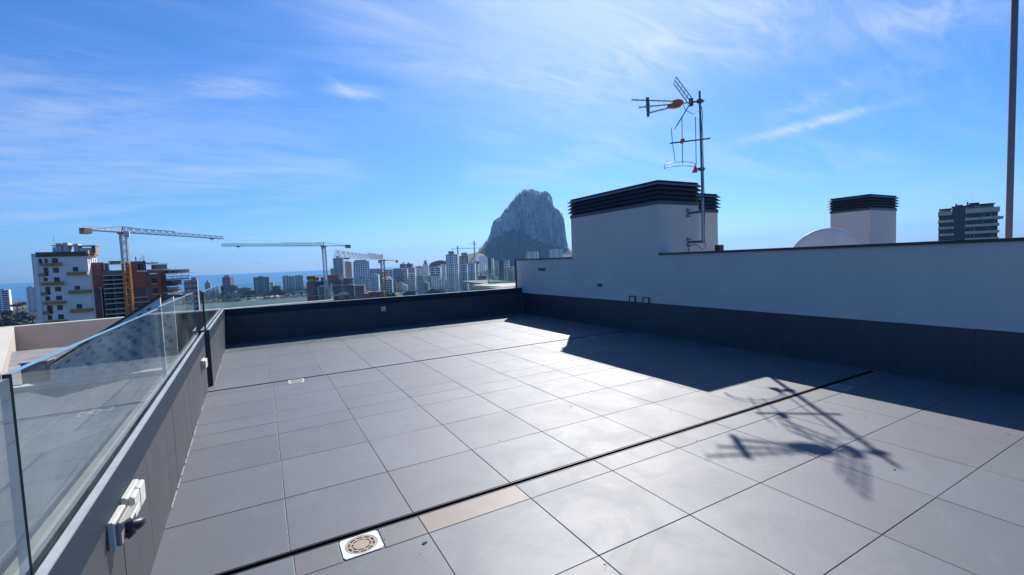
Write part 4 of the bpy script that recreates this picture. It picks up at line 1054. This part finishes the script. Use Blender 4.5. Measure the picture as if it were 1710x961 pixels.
def wall_with_holes(b, xa, xb, za, zb, y0, y1, holes, mt):
    xs = sorted({xa, xb, *[v for h in holes for v in h[:2] if xa < v < xb]}); zs = sorted({za, zb, *[v for h in holes for v in h[2:] if za < v < zb]})
    for i in range(len(xs)-1):
        run = None
        for k in range(len(zs)-1):
            cx, cz = (xs[i]+xs[i+1])/2, (zs[k]+zs[k+1])/2
            solid = not any(h[0] < cx < h[1] and h[2] < cz < h[3] for h in holes)
            if solid and run is None: run = zs[k]
            if run is not None and (not solid or k == len(zs)-2):
                b.box(xs[i], xs[i+1], y0, y1, run, zs[k+1] if solid else zs[k], mt); run = None
DPT = 9.0
b = B(); wall_with_holes(b, XA, XB, 0, ZB, 0, .35, rect_l, 'white_wall'); b.box(XA, XA+.4, .35, DPT, 0, ZB, 'white_wall'); b.box(XA, XB, DPT-.3, DPT, 0, ZB, 'white_wall')
zs_ = ZB-4.3; side_holes = [(y, y+.75, zs_+1.5, zs_+3.4) for y in (1.0, 3.0, 5.2, 7.2)]
sb = B(); wall_with_holes(sb, .35, DPT-.3, zs_-26, ZB, 0, .35, side_holes, 'white_wall')
b.add([(XB-.35+y, x, z) for x, y, z in sb.v], [f[::-1] for f in sb.f], 'white_wall'); b.box(XA, XB, .35, DPT-.3, 0, .3, 'white_wall')
b.build('wall', wbld, world=False)
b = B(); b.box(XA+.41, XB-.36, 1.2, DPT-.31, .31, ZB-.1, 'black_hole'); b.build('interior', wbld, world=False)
for i, (x0, x1, z0, z1) in enumerate(rect_l):
    b = B(); b.box(x0+.08, x1-.08, .26, .30, z0+.08, z1-.08, 'win'); o = b.build('window_pane', wbld, world=False)
    b = B(); m_ = (x0+x1)/2
    for q in ((x0, x1, z0, z0+.08), (x0, x1, z1-.08, z1), (x0, x0+.08, z0+.08, z1-.08), (x1-.08, x1, z0+.08, z1-.08), (m_-.04, m_+.04, z0+.08, z1-.08)): b.box(q[0], q[1], .22, .32, q[2], q[3], 'dark_metal')
    b.build('window_frame', o, world=False)
for y0, y1, z0, z1 in side_holes:
    B().box(XB-.28, XB-.2, y0, y1, z0, z1, 'win').build('window_pane', wbld, world=False)
r5('balcony', [(180,383,360,388),(195,405,548,580),(216,425,740,770),(236,440,932,960),(445,650,447,478),(463,688,628,662),(482,705,815,848)], 'ochre', -1.6, -.01)
r5('balcony', [(163,222,463,492),(180,240,652,682),(200,260,842,872)], 'ochre', -.9, -.02)
b = B(); b.box(XA-.1, XB+.5, -.7, DPT+.2, ZB+.35, ZB+.7, 'rust'); b.box(XA-.1, XB+.12, -.5, .2, ZB, ZB+.35, 'rust'); b.build('eaves', wbld, world=False)
b = B(); b.box(XB+.02, XB+.5, -.68, DPT+.2, ZB+.71, ZT+.5, 'orange_fascia'); b.box(XB+.02, XB+.45, -.1, DPT, ZB, ZB+.349, 'orange_fascia'); b.box(XA-.1, XB, -.65, -.3, ZB+.71, ZT+.2, 'rust'); b.build('fascia', wbld, world=False)
b = B(); xa5, _ = F.p(*q5(62, 300)); b.box(xa5, XA-.02, .8, DPT-.5, 0, ZT-.2, 'pale_wall'); b.box(XA-1.0, XA-.01, -.35, .79, 0, ZB, 'white_wall'); b.build('stair_tower', wbld, world=False)
r5('roof_hut', [(252,348,196,252),(285,345,155,195),(358,412,150,250),(470,516,160,250),(525,650,203,250)], 'pale_wall', 2.5, 6.0)
r5('pergola', [(240,357,177,184),(414,469,176,184),(517,697,177,185),(690,697,186,250),(655,660,186,250)], 'grey_wall', 2.0, 6.5)
b = B(); xm, zm = F.p(*q5(240, 60)); xl_, zl_ = F.p(*q5(248, 190)); b.tube([(xm, 4, zl_-GZ-1), (xm, 4, zm-GZ)], .04, 'galv_dark', 5); b.build('aerial_rod', wbld, world=False)

# brick building under construction
F = Front(215, 480, 207, R(4)); S6 = 8.01
q6 = lambda x, y: (130+x/S6, 420+y/S6)
con = thing('unfinished_building', 'unfinished red brick building behind the tall orange crane', 'building', (F.o.x, F.o.y, GZ), F.rot)
def r6(name, rects, mt, yo, yi, kind=None, down=False):
    for x0, x1, y0, y1 in rects:
        b = B(); a = q6(x0, y0); c = q6(x1, y1); F.rect(b, a[0], c[0], a[1], c[1], mt, yo, yi)
        b.v = [(x, y, (z-GZ if not (down and z == min(v[2] for v in b.v)) else .0)) for x, y, z in b.v]
        o = b.build(name, con, world=False)
        if kind: o['kind'] = kind
def lean(x, y): return x + (y-300)*.085          # uprights drift right going down in the zoom
r6('brick_wall', [(168,335,182,492)], 'brick', -.6, 9); r6('brick_wall', [(205,330,500,1000)], 'brick_dark', -.5, 9, down=True)
r6('stair_core', [(330,610,256,318)], 'raw_concrete', -1.0, 8)
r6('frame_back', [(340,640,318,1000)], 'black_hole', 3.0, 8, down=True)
for i, y in enumerate((318, 378, 434, 490, 552, 630, 690, 766, 828, 890)):
    r6('floor_slab', [(lean(330, y), lean(606, y), y, y+9)], 'pale_wall' if i < 9 else 'raw_concrete', -1.0, 3.0)
for x in (333, 470, 598):
    for y0, y1 in ((327, 490), (499, 630), (639, 766), (775, 1000)):
        r6('column', [(lean(x, (y0+y1)/2)-7, lean(x, (y0+y1)/2)+7, y0, y1)], 'raw_concrete', -.9, -.3, down=y1 == 1000)
rb_ = random.Random(4)
for y in (327, 387, 443, 499, 561, 639, 699, 775):
    for x in (340, 480): r6('infill', [(lean(x, y)+3, lean(x, y)+rb_.uniform(60, 112), y+rb_.uniform(14, 30), y+50)], 'brick_dark', .6, 1.0)
r6('brick_wall', [(662,905,142,255),(662,912,256,490)], 'brick', -1.6, 8); r6('brick_wall', [(700,925,491,1000)], 'brick_dark', -1.2, 8, down=True)
r6('opening', [(795,885,172,250)], 'black_hole', -1.65, -1.5); r6('floor_slab', [(780,922,257,276)], 'pale_wall', -2.6, -1.61); r6('prop', [(838,848,175,255),(868,888,120,255)], 'raw_concrete', -2.0, -1.66)  # the opening is a black plate painting its inner shade
r6('wall_panel', [(915,978,252,1000)], 'raw_concrete', -1.0, 8, down=True); r6('brick_wall', [(978,1125,300,1000)], 'brick', -1.3, 7, down=True); r6('brick_wall', [(1126,1200,250,1000)], 'brick_dark', -1.0, 7, down=True)
for q in ((985,1052,360,428),(996,1066,496,565)): r6('window_opening', [q], 'black_hole', -1.36, -1.2); r6('window_sill', [(q[0]-6, q[1]+6, q[3]+1, q[3]+8)], 'pale_wall', -1.55, -1.31)  # black plates on the brick paint the shade of window openings
r6('floor_slab', [(920,1200,168,176),(910,1245,238,250),(700,930,610,618),(700,960,672,680),(700,980,752,758)], 'pale_wall', -2.0, -1.62); r6('parapet', [(1010,1198,177,236)], 'raw_concrete', .5, 6); r6('parapet', [(918,1122,252,296)], 'raw_concrete', -1.5, -1.02)
r6('roof_slab', [(168,340,150,181),(335,420,160,256),(420,600,130,140),(660,905,135,141),(905,1075,150,160)], 'raw_concrete', -.7, 7)
r6('tank', [(345,360,185,248),(400,420,185,248)], 'pale_wall', -1.3, -.72); r6('roof_pile', [(430,575,141,175)], 'timber', .5, 3)
r6('starter_bar', [(692,698,65,134),(765,780,75,134),(826,832,85,134),(852,858,60,120),(878,884,60,120),(985,992,122,148),(1303,1309,212,240)], 'galv_dark', -.6, -.4)
rs = random.Random(9)
for y, xr in ((243,1470),(300,1320),(325,1480),(365,1470),(455,1330),(480,1350),(545,1400),(580,1530),(600,1560)):
    r6('floor_slab', [(1130+rs.uniform(0, 60), xr, y, y+rs.uniform(8, 13))], rs.choice(('pale_wall', 'timber', 'raw_concrete')), -2.6, 5)
r6('slab_edge', [(1126,1470,251,292),(1200,1400,385,450),(1200,1370,500,545)], 'raw_concrete', 1.5, 5)
for k in range(34):
    x = rs.uniform(1180, 1500); y = rs.choice((255, 335, 375, 465, 490, 555)); r6('prop', [(x, x+rs.uniform(3, 7), y, y+rs.uniform(45, 90))], rs.choice(('crane_white', 'galv', 'timber', 'pale_wall')), -2.5, -2.3)
r6('shutter_board', [(1365,1392,248,292),(1445,1470,245,280),(1390,1418,535,595),(1462,1490,515,570)], 'timber', -2.9, -2.65)
r6('guard_rail', [(1300,1515,285,289),(1480,1515,320,324),(1290,1470,345,349),(1330,1450,415,419),(1340,1450,435,438)], 'crane_white', -3.0, -2.9)

# second brick building, in front of the town
F = Front(575, 480, 260, R(-6)); S2 = 9.5
q2 = lambda x, y: (500+x/S2, 410+y/S2)
con2 = thing('unfinished_building', 'lower unfinished brown brick building in front of the town', 'building', (F.o.x, F.o.y, GZ), F.rot)
def r2(name, rects, mt, yo, yi, down=False):
    for x0, x1, y0, y1 in rects:
        b = B(); a = q2(x0, y0); c = q2(x1, y1); F.rect(b, a[0], c[0], a[1], c[1], mt, yo, yi)
        mz = min(v[2] for v in b.v); b.v = [(x, y, 0.0 if down and z == mz else z-GZ) for x, y, z in b.v]; b.build(name, con2, world=False)
r2('brick_wall', [(122,245,582,960)], 'brown_brick', 0, 10, True); r2('brick_wall', [(246,300,640,960)], 'brown_brick', 1.5, 10, True); r2('brick_wall', [(318,470,655,960)], 'brown_brick', -.6, 10, True)
r2('brick_wall', [(540,690,640,960),(700,870,632,960)], 'brown_brick', .4, 10, True); r2('brick_wall', [(871,1035,640,960)], 'brown_brick', -1.2, 10, True); r2('brick_wall', [(1036,1100,765,960)], 'brown_brick', -.8, 9, True)
r2('brick_wall', [(1100,1350,742,960)], 'brown_brick', .6, 9, True)
r2('wall_panel', [(430,840,540,640),(250,430,570,640)], 'raw_concrete', 2.5, 9); r2('stair_head', [(108,222,488,545),(330,392,510,575),(430,600,470,545),(245,285,510,560)], 'brick', 1.0, 5); r2('wall_panel', [(125,225,545,580)], 'beige_wall', .6, 6)
r2('floor_slab', [(225,430,478,486),(600,690,458,468),(250,720,566,574),(700,850,520,530)], 'raw_concrete', 1.0, 8)
r2('floor_slab', [(300,470,648,656),(440,715,630,638),(735,870,620,629),(850,1040,630,639),(170,500,790,796),(1020,1350,730,741)], 'pale_wall', -1.6, .3)
r2('column', [(505,528,600,775),(300,316,660,800),(128,145,820,960),(330,344,800,960),(684,690,470,850),(470,486,660,800),(870,890,650,800)], 'pale_wall', -1.7, -1.25)
r2('window_opening', [(560,620,810,850),(845,875,790,830),(1130,1150,780,812),(252,295,700,780),(250,420,585,625),(690,780,800,850)], 'black_hole', -.66 if False else -.7, -.61)  # solid black plates, shade of the openings put into the colour
r2('material_pile', [(515,640,785,800),(590,800,765,785),(640,770,740,764),(1045,1090,715,742)], 'crane_white', -2.4, -1.3)
r2('scaffold_tube', [(850,858,560,640),(845,1010,598,602),(860,980,570,573)], 'crane_white', -1.9, -1.8)

# right hand tower beyond the wall
S9 = 9.612; F = Front(1618, 380, 230, R(2))
q9 = lambda x, y: (1540+x/S9, 320+y/S9)
tw = thing('apartment_tower', 'dark glazed tower with pale beige bands beyond the wall at the right', 'building', (F.o.x, F.o.y, GZ), F.rot)
def r9(name, rects, mt, yo, yi, down=False, kind=None):
    for x0, x1, y0, y1 in rects:
        b = B(); a = q9(x0, y0); c = q9(x1, y1); F.rect(b, a[0], c[0], a[1], c[1], mt, yo, yi)
        mz = min(v[2] for v in b.v); b.v = [(x, y, 0.0 if down and z == mz else z-GZ) for x, y, z in b.v]; o = b.build(name, tw, world=False)
r9('glazing', [(262,478,325,900)], 'win', 1.2, 12, True); r9('glazing', [(700,1215,300,900)], 'win', 1.2, 12, True)
r9('stair_core', [(482,692,248,900)], 'dark_wall', -.4, 10, True)
r9('core_window', [(552,576,305,372),(643,672,303,362)], 'win_blue', -.46, -.38)
rw = random.Random(6)
for k in range(4):
    y = (327, 462, 570, 677)[k]; h = (58, 38, 36, 36)[k]
    r9('floor_band', [(254, 480 if k == 0 else 505, y, y+h)], 'cream_wall', -.5, 11.5)
    y = (262, 410, 520, 632)[k]; h = (76, 42, 40, 40)[k]
    r9('floor_band', [(695 if k == 0 else 685, 1245 if k == 0 else 1228, y, y+h)], 'cream_wall', -.6, 11.5)
    for x in (300, 350, 420, 770, 830, 905, 980, 1050, 1110, 1165): r9('mullion', [(x+rw.uniform(-10, 10), x+rw.uniform(12, 20), y+h+2, y+h+66)], 'dark_metal' if rw.random() < .7 else 'grey_wall', .8, 1.19)
for zf in range(4, 12):      # the storeys hidden from the terrace
    y = 677+(zf-3)*108
    r9('floor_band', [(254, 505, y, y+38), (685, 1228, y-45, y-5)], 'cream_wall', -.5, 11.5)
r9('balcony', [(1229,1312,392,430),(1229,1248,505,545),(1229,1246,618,655)], 'cream_wall', 1.5, 9)
r9('penthouse', [(275,470,290,324)], 'pale_wall', 2, 9); r9('penthouse', [(720,1160,215,260)], 'grey_wall', 2, 10); r9('penthouse_window', [(835,950,225,245),(345,410,296,312)], 'white_wall', 1.9, 1.99)
r9('roof_slab', [(268,476,278,288),(700,1172,200,212),(476,692,236,246)], 'dark_wall', -.2, 10.5)
r9('chimney', [(537,562,185,234),(725,752,158,198),(560,660,205,234)], 'brown_roof', 4, 6); r9('roof_hut', [(765,930,170,198)], 'dark_wall', 4, 8)
r9('aerial_rod', [(723,726,110,157),(812,815,10,168)], 'galv_dark', 5, 5.03)

# ------------------------------------------------------------------ cranes
def lattice(b, p, q, w, mt, n, th=.12, h=None, tri=False, up=Vector((0, 0, 1))):
    """square (or triangular) lattice girder from p to q"""
    p = Vector(p); q = Vector(q); d = (q-p).normalized()
    s_ = d.cross(up); s_ = Vector((1, 0, 0)) if s_.length < .05 else s_.normalized(); u = s_.cross(d).normalized(); h = h or w
    if abs(d.z) > .9: cor = [s_*w/2+u*h/2, -s_*w/2+u*h/2, -s_*w/2-u*h/2, s_*w/2-u*h/2]
    elif tri: cor = [s_*w/2, -s_*w/2, u*h]
    else: cor = [s_*w/2, -s_*w/2, -s_*w/2+u*h, s_*w/2+u*h]
    m_ = len(cor)
    for c in cor: b.bar(p+c, q+c, th*1.35, mt)
    for i in range(n):
        a0 = p+(q-p)*(i/n); a1 = p+(q-p)*((i+1)/n)
        for k in range(m_):
            j = (k+1) % m_; b.bar(a0+cor[k if i % 2 else j], a1+cor[j if i % 2 else k], th*.75, mt)
            b.bar(a1+cor[k], a1+cor[j], th*.55, mt)
def solve_D(px, py, z):
    d = pxdir(px, py); return at(px, py, (z-EYE)/d.z*math.hypot(d.x, d.y))
def crane(label, base, top, D, tip, ctip, mw, mats, split=None, jh=1.2, peak=None):
    P = at(*top, D); z = P.z; J = solve_D(*tip, z); K = P-(J-P).normalized()*((solve_D(*ctip, z)-P).length if ctip else (J-P).length*.25)
    t = thing('tower_crane', label, 'crane', (P.x, P.y, GZ), group='tower cranes on the building sites')
    zs = at(*split, D).z if split else GZ+1
    if split:
        b = B(); lattice(b, (P.x, P.y, GZ), (P.x, P.y, zs), mw, mats[0], int((zs-GZ)/mw*.95), .27); b.build('mast', t)
    b = B(); lattice(b, (P.x, P.y, zs+.02), (P.x, P.y, z-.6), mw*.92, mats[1], int((z-zs)/mw*1.25), .26); b.build('upper_mast', t)
    b = B(); b.box(P.x-mw*.75, P.x+mw*.75, P.y-mw*.75, P.y+mw*.75, z-.6, z+.1, mats[0]); b.build('slewing_ring', t)
    dj = (J-P).normalized(); sd = Vector((dj.y, -dj.x, 0))
    b = B(); L_ = (J-P).length; m1 = P+dj*L_*.45
    lattice(b, P+dj*.5, m1, 1.3, mats[2], 14, .15, jh, True); lattice(b, m1, J, 1.2, mats[2], 16, .13, jh*.72, True); b.build('jib', t)
    b = B(); b.bar(P-dj*.3+sd*.55, K+sd*.55, .28, mats[0]); b.bar(P-dj*.3-sd*.55, K-sd*.55, .28, mats[0])
    for k in range(8): c = P+(K-P)*(k+1)/8; b.bar(c-sd*.55, c+sd*.55, .12, mats[0])
    tp_ = P+Vector((0, 0, jh*1.25)); b.bar(tp_, K+Vector((0, 0, .2))+(P-K)*.2, .12, mats[2]); b.bar(tp_, P+dj*L_*.12+Vector((0, 0, jh)), .12, mats[2])
    for sg in (1, -1): b.bar(P+sd*.5*sg, tp_, .2, mats[0])
    for k in range(7):
        c = P+(K-P)*(k/6); b.bar(c+sd*.6, c+sd*.6+Vector((0, 0, 1.1)), .06, mats[2])
    b.bar(P+sd*.6+Vector((0, 0, 1.1)), K+sd*.6+Vector((0, 0, 1.1)), .06, mats[2]); b.build('counter_jib', t)
    kk = K-(K-P).normalized()*1.6; b = B(); dd_ = (K-P).normalized()
    for k in range(4):
        c = kk+dd_*(.62*k-.9); lo = -1.25 if k % 2 else -1.05; b.prism([c-sd*.85+Vector((0, 0, lo)), c+sd*.85+Vector((0, 0, lo)), c+sd*.85+Vector((0, 0, .55)), c-sd*.85+Vector((0, 0, .55))], dd_*.52, 'counter')
    b.build('counterweight', t)
    b = B(); c = P+sd*1.25; b.box(c.x-.7, c.x+.7, c.y-.7, c.y+.7, z-1.6, z+.3, mats[1]); b.build('cab', t)
    b = B(); c = P+dj*L_*.86; b.box(c.x-.7, c.x+.7, c.y-.7, c.y+.7, z-.45, z-.12, 'dark_metal'); b.bar(c+Vector((0, 0, -.45)), c+Vector((0, 0, -1.3)), .1, 'dark_metal'); b.build('trolley', t)
    return t
crane('large tower crane with an orange mast in front of the unfinished red brick building', (213, 525), (205.5, 388.5), 196, (372, 399.5), (146, 383.5), 1.7, ('crane', 'crane_white', 'crane_grey'), (207, 441), 1.6)
crane('grey tower crane with a long thin jib, in the middle of the three near cranes', (543, 470), (540.5, 411), 255, (370.5, 411.5), (577, 411.5), 1.7, ('crane_grey', 'crane_white', 'crane_grey'), None, 1.5)
crane('short tower crane with a white jib and orange mast left of the teal tower', (645, 480), (638.5, 434.5), 240, (561.5, 429.5), (652, 436.5), 1.7, ('crane', 'crane_white', 'crane_white'), (640, 452), 2.6)
for lb, top, bot, l, r_, D in (('tiny far crane in front of the left foot of the rock, left of its twin', (764, 411.5), (764.8, 424), (754.5, 417), (799, 414.6), 1300), ('tiny far crane in front of the left foot of the rock, the taller of two', (791.5, 402.5), (792.3, 423), (783, 408.2), (795.3, 407), 1400)):
    P = at(*top, D); t = thing('tower_crane', lb, 'crane', (P.x, P.y, GZ), group='tower cranes on the building sites'); a = at(*l, D); c = at(*r_, D); zj = at(top[0], (l[1]+r_[1])/2, D).z
    b = B(); lattice(b, (P.x, P.y, GZ), (P.x, P.y, P.z), 2.0, 'crane_grey', 24, .5); b.build('mast', t)
    b = B(); b.bar((a.x, a.y, zj), (c.x, c.y, zj), 1.0, 'crane_grey', 1.2); b.bar((P.x, P.y, P.z), (c.x*.6+P.x*.4, c.y*.6+P.y*.4, zj+.6), .3, 'crane_grey'); b.build('jib', t)
    b = B(); k_ = c if lb.endswith('two') else a; b.box(k_.x-1.3, k_.x+1.3, k_.y-1.3, k_.y+1.3, zj-2.6, zj-.62, 'counter'); b.build('counterweight', t)

# ------------------------------------------------------------------ trees, scrub, cars, bird
def leaf_cloud(b, c, rad, n, sz, mt, rr):
    for _ in range(n):
        v = Vector((rr.gauss(0, 1), rr.gauss(0, 1), rr.gauss(0, 1))).normalized()*rr.uniform(.55, 1.0)
        p = Vector(c)+Vector((v.x*rad[0], v.y*rad[1], v.z*rad[2]))
        a = Vector((rr.gauss(0, 1), rr.gauss(0, 1), rr.gauss(0, 1))).normalized(); e = a.orthogonal().normalized(); f = a.cross(e); s_ = sz*rr.uniform(.6, 1.3)
        b.add([p-e*s_, p+f*s_*.6, p+e*s_, p-f*s_*.6], [(0, 1, 2, 3)], mt)
def tree_proto(k, flat, mt):
    rr = random.Random(100+k); b = B()
    for i in range(rr.randint(9, 13)):
        a = rr.uniform(0, 6.28); r_ = rr.uniform(.1, 3.3); z = rr.uniform(5.2, 7.2) if flat else rr.uniform(2.2, 8.0)
        if not flat: r_ *= (1-.085*z)
        leaf_cloud(b, (r_*math.cos(a), r_*math.sin(a), z), (rr.uniform(1.2, 2.1), rr.uniform(1.2, 2.1), rr.uniform(.7, 1.1) if flat else rr.uniform(.9, 1.5)), 100, .42, mt, rr)
    crown = b.build('crown').data
    b = B(); b.tube([(0, 0, -.2), (.1, .05, 2), (.05, .15, 4.2), (.2, .1, 6.6)], [.34, .26, .2, .08], 'bark', 7)
    for i in range(5):
        a = i*1.256+.3; b.tube([(.05, .1, 3.4+.3*i), (1.2*math.cos(a), 1.2*math.sin(a), 4.9+.25*i), (2.2*math.cos(a), 2.2*math.sin(a), 5.7+.2*i)], [.13, .08, .03], 'bark', 5)
    trunk = b.build('trunk').data
    for nm in ('crown', 'trunk'): bpy.data.objects.remove(bpy.data.objects[nm])
    return crown, trunk
protos = [tree_proto(0, False, 'leaf'), tree_proto(1, False, 'leaf'), tree_proto(2, True, 'leaf'), tree_proto(3, False, 'leaf2')]
def tree(px, py, D, k, label, wide=1.0):
    if px < 520:
        d_ = pxdir(px, py); ht = 18.5 if k < 2 else 11.0; D = (EYE-GZ-ht)/(-d_.z)*math.hypot(d_.x, d_.y); D = max(770, min(D, 1150)) if px > 100 else min(D, 1150)
    p = at(px, py, D); h = p.z-GZ; hh = 8.4 if k != 2 else 7.7; s_ = h/hh
    t = thing('pine_tree' if k != 3 else 'broadleaf_tree', label, 'tree', (p.x, p.y, GZ), random.random()*6, 'trees between the town and the sea')
    s_ = max(.4, s_); wide *= 1.3 if 320 < px < 520 else 1; t.scale = (s_*wide, s_*wide, s_)
    inst(protos[k][0], 'crown', t); inst(protos[k][1], 'trunk', t)
    return t
TREES = [(372,477,640,0,1.2,'dark pine left of the stepped shore block, directly under it'),(386,475,660,1,1.2,'broad dark pine under the right side of the stepped shore block'),(399,482,640,3,1.1,'smaller tree between the stepped block and the large shore pine'),(358,484,600,1,1.3,'dark pine behind the leading edge of the far glass'),
 (413,480,620,0,1.45,'largest dark pine, just left of the grey shore block'),(424,484,590,1,1.2,'pine overlapping the left side of the grey shore block'),(458,477,640,0,1.15,'dark pine just right of the grey shore block'),(467,484,650,1,1.1,'smaller pine left of the pale brown shore block'),
 (474,486,600,3,1.4,'low round tree at the left foot of the pale brown shore block'),(490,489,610,3,1.3,'low tree in front of the middle of the pale brown shore block'),(503,488,620,3,1.2,'low tree at the right foot of the pale brown shore block'),
 (440,492,560,3,1.2,'low tree in front of the grey shore block'),(365,492,540,3,1.5,'low bushy tree low behind the far glass'),(382,493,540,3,1.6,'low bushy tree in front of the dark pines'),(405,494,560,3,1.2,'low tree beside the left sandy patch'),
 (345,487,620,0,1.1,'pine just left of the far glass edge'),(332,484,640,1,1.2,'pine in front of the church like tower'),
 (27,507,430,2,1.25,'umbrella pine at the left with a flat dark crown'),(37,504.5,470,2,1.0,'smaller umbrella pine beside the white house block'),(12,519,400,3,1.4,'round tree by the far left garden wall'),(36,521,380,3,1.3,'round tree between two white garden walls'),(3,525,360,1,1.4,'dark tree at the far left edge below the white block'),
 (18,528,340,3,1.5,'bushy tree above the cream wall corner'),(48,528,330,3,1.4,'bushy tree left of the building with ochre balconies'),(30,533,300,1,1.4,'dark tree just above the beige wall'),(5,535,290,3,1.5,'bushy tree lowest at the far left edge'),
 (726,437.5,1400,0,1.3,'pine on the hilltop left of the tall white tower'),(733,436,1410,2,1.3,'umbrella pine on the hilltop beside the tall white tower'),(739,434,1420,2,1.5,'highest umbrella pine on the hilltop'),(718,442,1380,1,1.2,'small pine lowest on the hilltop'),
 (702,444,1100,0,1.1,'dark tree top between the town roofs'),(684,487,420,3,1.2,'tree at the foot of the grey white block'),(722,484,450,3,1.3,'tree at the foot of the block with dark balcony bands'),(733,482,440,1,1.1,'dark tree at the foot of the blue white slab'),(649,489,400,3,1.2,'tree at the foot of the orange crane mast')]
for px, py, D, k, w_, lb in TREES: tree(px, py, D, k, lb, w_)
rr = random.Random(21); b = B()
for px0, px1, d0, d1, n_ in ((-60, 75, 480, 960, 620), (320, 525, 800, 1000, 700), (320, 525, 725, 760, 260), (330, 400, 720, 900, 260), (640, 820, 380, 620, 200), (500, 640, 720, 900, 150)):
    for _ in range(n_):
        x, y = pol(rr.uniform(px0, px1), rr.uniform(d0, d1)); s_ = rr.uniform(.9, 2.2) if d0 < 780 else rr.uniform(1.5, 4.2)
        leaf_cloud(b, (x, y, GZ+s_*.5), (s_*1.3, s_*1.3, s_*.8), 26, .42 if s_ < 2.2 else .75, rr.choice(('leaf', 'leaf2')), rr)
tag(b.build('scrub'), kind='stuff')

def car_proto():
    out = []
    b = B(); prof = [(-2.1, .35), (2.1, .35), (2.15, .75), (1.3, .92), (.65, 1.42), (-1.1, 1.45), (-1.9, .98), (-2.15, .85)]
    b.prism([(x, -.85, z) for x, z in prof], (0, 1.7, 0), 'car_white'); out.append(('body', b.build('tmp').data))
    b = B(); b.prism([(x, -.862, z) for x, z in ((-1.55, .98), (1.05, .96), (.55, 1.36), (-1.0, 1.38))], (0, 1.724, 0), 'win'); out.append(('window', b.build('tmp').data))
    b = B()
    for x in (-1.35, 1.35):
        for y in (-.80, .62): b.tube([(x, y, .33), (x, y+.18, .33)], .33, 'tyre', 10)
    out.append(('wheel', b.build('tmp').data))
    for o in [o for o in bpy.data.objects if o.name.startswith('tmp')]: bpy.data.objects.remove(o)
    return out
cp = car_proto(); rr = random.Random(12)
for i in range(16):
    px = 476+i*2.35; row = i % 2; x, y = pol(px, 805+row*52+rr.uniform(-6, 6))
    t = thing('parked_car', 'tiny white car in the parking lot below the pale brown shore block', 'car', (x, y, GZ+.09), rr.uniform(-.1, .1)+1.2, 'cars in the distant car park')
    for nm, me in cp: inst(me, nm, t)
bp = at(432, 440, 150); gl = thing('gull', 'tiny gull gliding above the sea horizon, right of the large crane jib', 'bird', tuple(bp), .2)
b = B(); b.tube([(-.22, 0, 0), (-.1, 0, .01), (.08, 0, .015), (.2, 0, .02), (.27, 0, .015)], [.012, .06, .075, .045, .012], 'bird', 8); b.build('body', gl, world=False)
for sg in (1, -1):
    b = B(); w = [(.06, .05*sg, .03), (.10, .32*sg, .10), (.02, .66*sg, .05), (-.03, .64*sg, .045), (-.03, .32*sg, .085), (-.07, .05*sg, .02)]
    if sg < 0: w = w[::-1]
    b.prism(w, (0, 0, -.012), 'bird'); b.build('wing', gl, world=False)
for ch in gl.children: ch.rotation_euler.z = 1.9

# ------------------------------------------------------------------ the air
def haze():
    m = bpy.data.materials.new('haze_air'); m.use_nodes = True; t = m.node_tree; t.nodes.clear()
    o = t.nodes.new('ShaderNodeOutputMaterial'); v = t.nodes.new('ShaderNodeVolumePrincipled')
    v.inputs['Color'].default_value = HAZE_COL; v.inputs['Density'].default_value = HAZE_D; v.inputs['Anisotropy'].default_value = .3
    t.links.new(v.outputs[0], o.inputs['Volume']); MT['haze'] = m
    tag(B().box(-9600, 9600, -9600, 9600, -46, 300, 'haze').build('haze'), kind='stuff')
HAZE_COL = (.22, .54, 1.0, 1); HAZE_D = 0.95e-4
haze()
